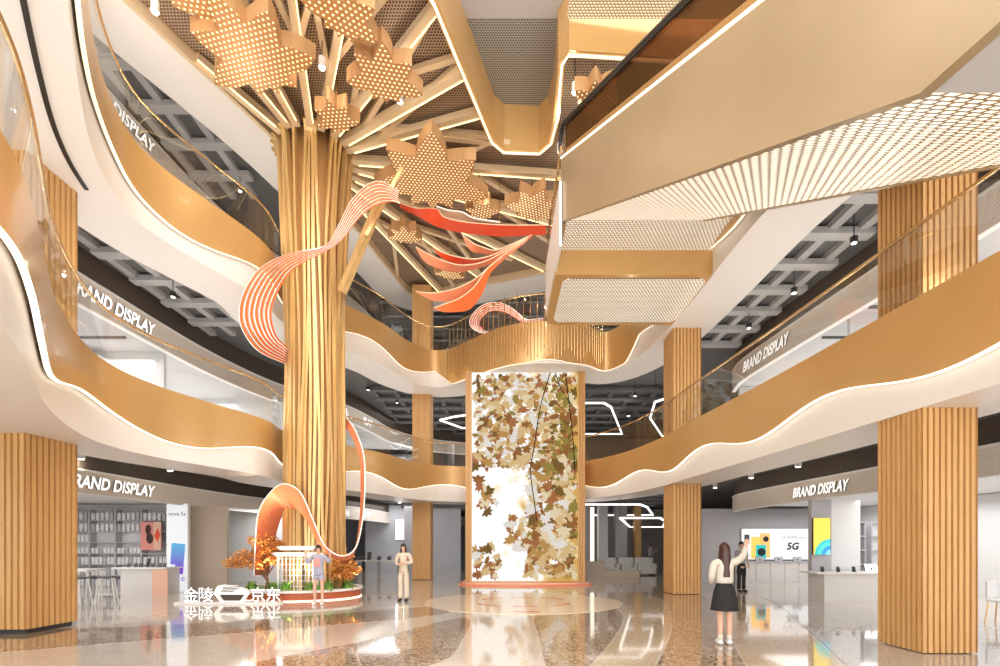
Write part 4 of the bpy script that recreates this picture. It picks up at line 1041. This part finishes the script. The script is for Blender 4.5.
# characters in front of the planter
SB = 12.62
sb = empty('letter_plinth', (-7.45, SB, 0), 0, 'low white plinth carrying the white characters in front of the planter', 'plinth')
MB().prism(rr(-1.42,-.2,1.45,.2,.1), 0, .05).build('base', 'white_pure', sb)
for chs, px, lab in (('金',184.5,'first white Chinese character from the left on the plinth'),('陵',199.5,'second white Chinese character, left of the framed emblem'),('京',251,'white Chinese character just right of the framed emblem'),('东',266.5,'last white Chinese character at the right end of the plinth')):
    x = (px-500)*SB/F
    o = text('sign_character', chs, .46, 'letter_white', (0,0,0), (1,0,0), (0,0,1), extrude=.03, bold=.002, label=lab, cat='letter', group='characters on the white plinth')
    xs = [v.co.x for v in o.data.vertices]; zs = [v.co.z for v in o.data.vertices]
    for v in o.data.vertices: v.co.x = (v.co.x-min(xs))/(max(xs)-min(xs))*.40; v.co.z = (v.co.z-min(zs))/(max(zs)-min(zs))*.40
    o.location = (x, SB, .05)
em = empty('emblem_sign', ((233-500)*SB/F, SB, .05), 0, 'white framed emblem between the two pairs of characters', 'sign')
def extr(P, y0, y1): n = len(P); return MB().add([(x, y0, z) for x, z in P]+[(x, y1, z) for x, z in P], [tuple(range(n)), tuple(range(n, 2*n))[::-1]]+[(i, (i+1) % n, n+(i+1) % n, n+i) for i in range(n)])
extr([(-.50,.26),(-.44,.22),(.40,.22),(.44,.30),(.34,.36),(.1,.44),(-.25,.47),(-.4,.44)], -.05, .05).build('arch', 'edge_white', em)
extr([(-.25,.0),(.22,.0),(.32,.21),(-.36,.21)], -.01, .04).build('panel', 'dark_brown', em)
for P in ([(-.52,.24),(-.42,.24),(-.22,-.0),(-.32,-.0)], [(.46,.26),(.37,.24),(.20,.0),(.30,.0)], [(-.32,0),(.30,0),(.30,.03),(-.32,.03)], [(-.50,.24),(.46,.24),(.46,.20),(-.46,.20)]):
    extr(P, -.045, .03).build('frame', 'edge_white', em)
for k in range(4): MB().bar((-.3+.02*k, -.055, .28+.04*k), (.05+.08*k, -.055, .29+.045*k), .006, .018).build('stroke', 'dark', em)

for x, y in ((-6.9,13.2),(-5.3,13.15),(-4.35,14.2),(-6.0,13.1)):
    l = bpy.data.lights.new('planter_uplight', 'SPOT'); l.energy = 260; l.color = (1,.80,.5); l.spot_size = 1.1; l.spot_blend = .6; l.shadow_soft_size = .05
    o = bpy.data.objects.new('planter_uplight', l); COL.objects.link(o); o.location = (x, y, .4)
    o.rotation_euler = (Vector((TX, TY, 6))-Vector((x, y, .4))).to_track_quat('-Z', 'Y').to_euler()
# ---------------- people ----------------
def skinmesh(name, V, E, m, parent=None, sub=2, **tg):
    """V: {key: ((x,y,z), rx, ry)}; first key is the root"""
    me = bpy.data.meshes.new(name); bm = bmesh.new(); lay = bm.verts.layers.skin.verify(); d = {}
    for i, (k, (co, rx, ry)) in enumerate(V.items()):
        v = bm.verts.new(co); v[lay].radius = (rx, ry); v[lay].use_root = (i == 0); d[k] = v
    for a, b in E: bm.edges.new((d[a], d[b]))
    bm.to_mesh(me); bm.free()
    o = bpy.data.objects.new(name, me); COL.objects.link(o)
    s = o.modifiers.new('skin', 'SKIN'); s.use_smooth_shade = True
    u = o.modifiers.new('sub', 'SUBSURF'); u.levels = sub; u.render_levels = sub
    bpy.context.view_layer.update()
    m2 = bpy.data.meshes.new_from_object(o.evaluated_get(bpy.context.evaluated_depsgraph_get()))
    bpy.data.objects.remove(o)
    m2.materials.clear(); m2.materials.append(M[m])
    for p in m2.polygons: p.use_smooth = True
    r = bpy.data.objects.new(name, m2); COL.objects.link(r)
    if parent: r.parent = parent
    return tag(r, **tg)
def person(loc, rz, H, lab, arms, top, bottom, hair, shoes, topm='cloth_white', botm='cloth_dark', hairm='hair', stance=.09, sleeve=1.0, group=None):
    k = H/1.66
    root = empty('person', loc, rz, lab, 'person', group); root.scale = (k, k, k)
    V = {'pel': ((0,.005,.92),.095,.07), 'wai': ((0,.005,1.04),.085,.065), 'che': ((0,.005,1.20),.10,.07), 'nb': ((0,.01,1.36),.07,.06), 'nk': ((0,0,1.42),.042,.045),
         'h0': ((0,-.012,1.475),.055,.062), 'h1': ((0,-.01,1.545),.072,.085), 'h2': ((0,0,1.61),.055,.068)}
    E = [('pel','wai'),('wai','che'),('che','nb'),('nb','nk'),('nk','h0'),('h0','h1'),('h1','h2')]
    for sx, n in ((-1,'r'), (1,'l')):
        st = stance*sx
        V.update({n+'hip': ((sx*.085,.0,.80),.066,.066), n+'kn': ((st*1.0,.0,.46),.052,.052), n+'cf': ((st*1.0,.012,.32),.046,.048), n+'an': ((st*1.0,.01,.085),.032,.034), n+'to': ((st*1.15,-.12,.04),.034,.026)})
        E += [('pel',n+'hip'),(n+'hip',n+'kn'),(n+'kn',n+'cf'),(n+'cf',n+'an'),(n+'an',n+'to')]
        sh, el, wr_, hd = arms[n]
        V.update({n+'sh': ((sx*.16,.01,1.33),.034,.034), n+'el': (el,.030,.030), n+'wr': (wr_,.023,.02), n+'pa': (tuple((Vector(wr_)+(Vector(hd)-Vector(wr_))*.5)),.034,.016)})
        E += [('che',n+'sh'),(n+'sh',n+'el'),(n+'el',n+'wr'),(n+'wr',n+'pa')]
        d = (Vector(hd)-Vector(wr_)).normalized(); a = d.cross(Vector((0,1,0)));
        a = (a if a.length > .2 else Vector((1,0,0))).normalized(); pa = Vector(V[n+'pa'][0]); cv = a.cross(d)
        for j, (o_, L_) in enumerate(((-.024,.062),(-.008,.072),(.008,.068),(.024,.052))):
            b0 = pa+a*o_*.9+d*.03; b1 = b0+d*L_*.55+a*o_*.15; b2 = b1+d*L_*.4+cv*.012
            V[n+'f%d' % j] = (tuple(b0),.010,.010); V[n+'g%d' % j] = (tuple(b1),.0085,.0085); V[n+'i%d' % j] = (tuple(b2),.007,.007)
            E += [(n+'pa',n+'f%d' % j),(n+'f%d' % j,n+'g%d' % j),(n+'g%d' % j,n+'i%d' % j)]
        t0 = pa-a*.03-d*.008; t1 = t0-a*.02+d*.028; V[n+'t0'] = (tuple(t0),.011,.011); V[n+'t1'] = (tuple(t1),.008,.008); E += [(n+'pa',n+'t0'),(n+'t0',n+'t1')]
    skinmesh('body', V, E, 'skin', root)
    # face
    fc = MB(); fc.ball((0,-.098,1.528), .011, .016, .02); fc.build('nose', 'skin', root, smooth=True)
    for sx in (-1, 1):
        MB().ball((sx*.028,-.082,1.553), .014, .008, .007).build('eye', 'hair', root, smooth=True)
        MB().bar((sx*.014,-.086,1.575), (sx*.042,-.078,1.573), .006, .005).build('eyebrow', hairm, root)
        MB().ball((sx*.076,-.005,1.54), .012, .018, .03).build('ear', 'skin', root, smooth=True)
    MB().ball((0,-.084,1.492), .022, .008, .006).build('mouth', 'pink', root, smooth=True)
    # hair
    def cap(zb, back):
        rows = []
        for i in range(9):
            th = PI*.5*i/8; row = []
            for q in range(20):
                ph = 2*PI*q/20; x = math.cos(ph); y = math.sin(ph); front = max(0, -y)
                z = 1.60+.065*math.cos(th)-(.02+.045*(1-front*1.6 if front < .62 else 0))*(i/8)
                row.append((.086*math.sin(th)*x, .006+.098*math.sin(th)*y, z))
            rows.append(row)
        mb = MB(); mb.grid(rows, True)
        last = rows[-1]; low = [(x*1.0, y, z) for x, y, z in last]
        r2 = [last]
        for j in range(1, 7):
            f = j/6; r2.append([((x*(1+.10*math.sin(f*PI)*1.0)) if y > -.04 else x*1.0, (y+back*f*.25 if y > 0 else y*(1-.0*f)), z-(z-zb)*f if y > -.035 else z-.01*f) for x, y, z in last])
        mb.grid(r2, True); return mb
    cap(hair, .05).build('hair', hairm, root, smooth=True)
    # top: torso + sleeves
    lo = top.get('low', .98)-.05; w_ = top.get('w', 1.0)
    TV = {'a': ((0,0,lo),.15*w_,.12*w_), 'b': ((0,0,1.10),.125*w_,.10*w_), 'c': ((0,0,1.24),.145*w_,.108*w_), 'd': ((0,.01,1.345),.10,.075), 'e': ((0,.01,1.385),.062,.055)}
    TE = [('a','b'),('b','c'),('c','d'),('d','e')]
    for sx, n in ((-1,'r'), (1,'l')):
        sh, el, wr_, hd = arms[n]; e2 = Vector(el); w2 = Vector(wr_); s0 = Vector((sx*.165,.01,1.335))
        end = s0.lerp(e2, sleeve/.5) if sleeve < .5 else e2.lerp(w2, (sleeve-.5)/.5*.94)
        TV[n+'s'] = (tuple(s0),.068,.068)
        TE.append(('c' if False else 'd',n+'s'))
        if sleeve >= .5: TV[n+'e'] = (tuple(e2),.052*w_,.052*w_); TV[n+'w'] = (tuple(end),.040*w_,.040*w_); TE += [(n+'s',n+'e'),(n+'e',n+'w')]
        else: TV[n+'e'] = (tuple(end),.056,.056); TE += [(n+'s',n+'e')]
    skinmesh('top', TV, TE, topm, root)
    if bottom == 'skirt' or bottom == 'skirt_short':
        zl = .56 if bottom == 'skirt' else .66; mb = MB(); rows = []
        for z, r in ((1.03,.105),(.95,.14),(.85,.17),((zl+.85)/2,.195),(zl,.215)):
            rows.append([(r*math.cos(2*PI*q/40)*(1+.04*math.cos(q*PI/2)*(1.03-z)*2), .8*r*math.sin(2*PI*q/40)*(1+.04*math.cos(q*PI/2)*(1.03-z)*2), z) for q in range(40)])
        rows.append([(x*.97, y*.97, z+.004) for x, y, z in rows[-1]]); rows.append([(x*.9, y*.9, .95) for x, y, z in rows[1]])
        mb.grid(rows, True).build('skirt', botm, root, smooth='auto')
    elif bottom == 'shorts':
        PV = {'p': ((0,0,.92),.155,.13), 'q': ((0,0,1.02),.13,.11), 'r': ((0,0,.85),.11,.11)}; PE = [('p','q'),('p','r')]
        for sx, n in ((-1,'r'), (1,'l')): PV[n+'h'] = ((sx*.085,0,.84),.098,.1); PV[n+'k'] = ((sx*.1,0,.66),.095,.10); PE += [('p',n+'h'),(n+'h',n+'k')]
        skinmesh('shorts', PV, PE, botm, root)
    else:
        wd_ = .075 if bottom == 'wide' else .058
        PV = {'p': ((0,0,.92),.15,.125), 'q': ((0,0,1.04),.12,.10), 'r': ((0,0,.84),.10,.10)}; PE = [('p','q'),('p','r')]
        for sx, n in ((-1,'r'), (1,'l')):
            st = stance*sx
            PV[n+'h'] = ((sx*.085,0,.82),.095,.095); PV[n+'k'] = ((st,.0,.46),wd_,wd_); PV[n+'c'] = ((st,.01,.25),wd_*1.02,wd_); PV[n+'a'] = ((st*1.05,.01,.075),wd_*1.08,wd_*1.05); PE += [('p',n+'h'),(n+'h',n+'k'),(n+'k',n+'c'),(n+'c',n+'a')]
        skinmesh('trousers', PV, PE, botm, root)
    for sx in (-1, 1):
        st = stance*sx; P = [(st,.055,.045),(st*1.03,-.0,.05),(st*1.1,-.07,.042),(st*1.16,-.135,.032)]
        MB().tube(P, [.036,.045,.046,.03], 10).build('shoe', shoes, root, smooth=True)
        if shoes == 'white_pure': MB().tube([(st,.01,.05),(st,.01,.17)], [.04,.041], 10).build('sock', 'cloth_white', root, smooth=True)
    return root
A_down = {'r': (0,(-.215,.02,1.08),(-.235,-.03,.86),(-.235,-.06,.76)), 'l': (0,(.215,.02,1.08),(.235,-.03,.86),(.235,-.06,.76))}
A_clasp = {'r': (0,(-.235,.02,1.10),(-.10,-.17,1.04),(.0,-.20,1.08)), 'l': (0,(.235,.02,1.10),(.10,-.16,1.09),(.0,-.19,1.12))}
A_cheer = {'r': (0,(-.28,-.06,1.14),(-.30,-.14,1.36),(-.30,-.16,1.47)), 'l': (0,(.30,-.04,1.16),(.33,-.12,1.33),(.34,-.16,1.43))}
A_phone = {'r': (0,(.0,0,0),(0,0,0),(0,0,0)), 'l': (0,(.0,0,0),(0,0,0),(0,0,0))}
def at(px, Y): return ((px-500)*Y/F, Y, 0)
pa = person(at(403.5, 13.2), -.15, 1.66, 'standing woman with long black hair in a cream jacket and wide cream trousers, hands together', A_clasp, {'low': .86, 'w': 1.0}, 'wide', 1.22, 'black', 'cloth_cream', 'cloth_cream')
pb = person(at(318.5, 12.35), .1, 1.62, 'girl in a blue-grey jacket and shorts posing with raised hands before the planter', A_cheer, {'low': .82, 'w': 1.12}, 'shorts', 1.50, 'white_pure', 'cloth_blue', 'cloth_blue', sleeve=.9, stance=.1)
MB().box(-.075,-.135,1.06,.075,-.118,1.28).build('shirt', 'pink', pb)
# woman seen from behind, right arm raised with a phone
A_c = {'l': (0,(-.001,0,0),(0,0,0),(0,0,0))}
A_c = {'l': (0,(.20,.0,1.09),(.16,-.12,.98),(.13,-.20,.98)), 'r': (0,(-.32,-.12,1.42),(-.44,-.26,1.58),(-.46,-.30,1.68))}
pc = person(at(724.5, 7.36), PI-.12, 1.64, 'woman seen from behind in loose white top and black skirt, raising a phone', A_c, {'low': 1.0, 'w': 1.08}, 'skirt', 1.10, 'white_pure', 'cloth_white', 'cloth_dark', 'hair_brown', stance=.07)
MB().box(-.50,-.315,1.64,-.425,-.30,1.79).build('phone', 'black', label='black phone held up by the woman in the black skirt', cat='phone')
ph = bpy.data.objects['phone']; 
for o in COL.objects:
    if o.name.startswith('phone') and o.type == 'MESH' and o.get('label', '').startswith('black phone held'):
        o.matrix_world = Matrix.Translation(pc.location) @ Matrix.Rotation(PI-.12, 4, 'Z') @ Matrix.Scale(1.64/1.66, 4)
A_hold = {'r': (0,(-.23,.0,1.10),(-.12,-.16,1.12),(-.04,-.22,1.17)), 'l': (0,(.235,.02,1.08),(.2,-.08,.90),(.19,-.11,.80))}
pd = person(at(741.5, 15.8), .2, 1.74, 'man in a grey T-shirt and dark trousers beyond the woman in the black skirt', A_hold, {'low': .94, 'w': 1.1}, 'slim', 1.56, 'black', 'cloth_grey', 'cloth_dark', 'hair', sleeve=.4)
pe = person(at(650.5, 26.5), PI/2+.3, 1.7, 'distant man in a grey shirt and black trousers in the lounge', {'r': (0,(-.2,-.12,1.12),(-.1,-.30,1.26),(-.06,-.36,1.32)), 'l': (0,(.2,-.12,1.12),(.1,-.30,1.26),(.06,-.36,1.32))}, {'low': .94, 'w': 1.05}, 'slim', 1.56, 'black', 'cloth_grey', 'cloth_dark', 'hair')
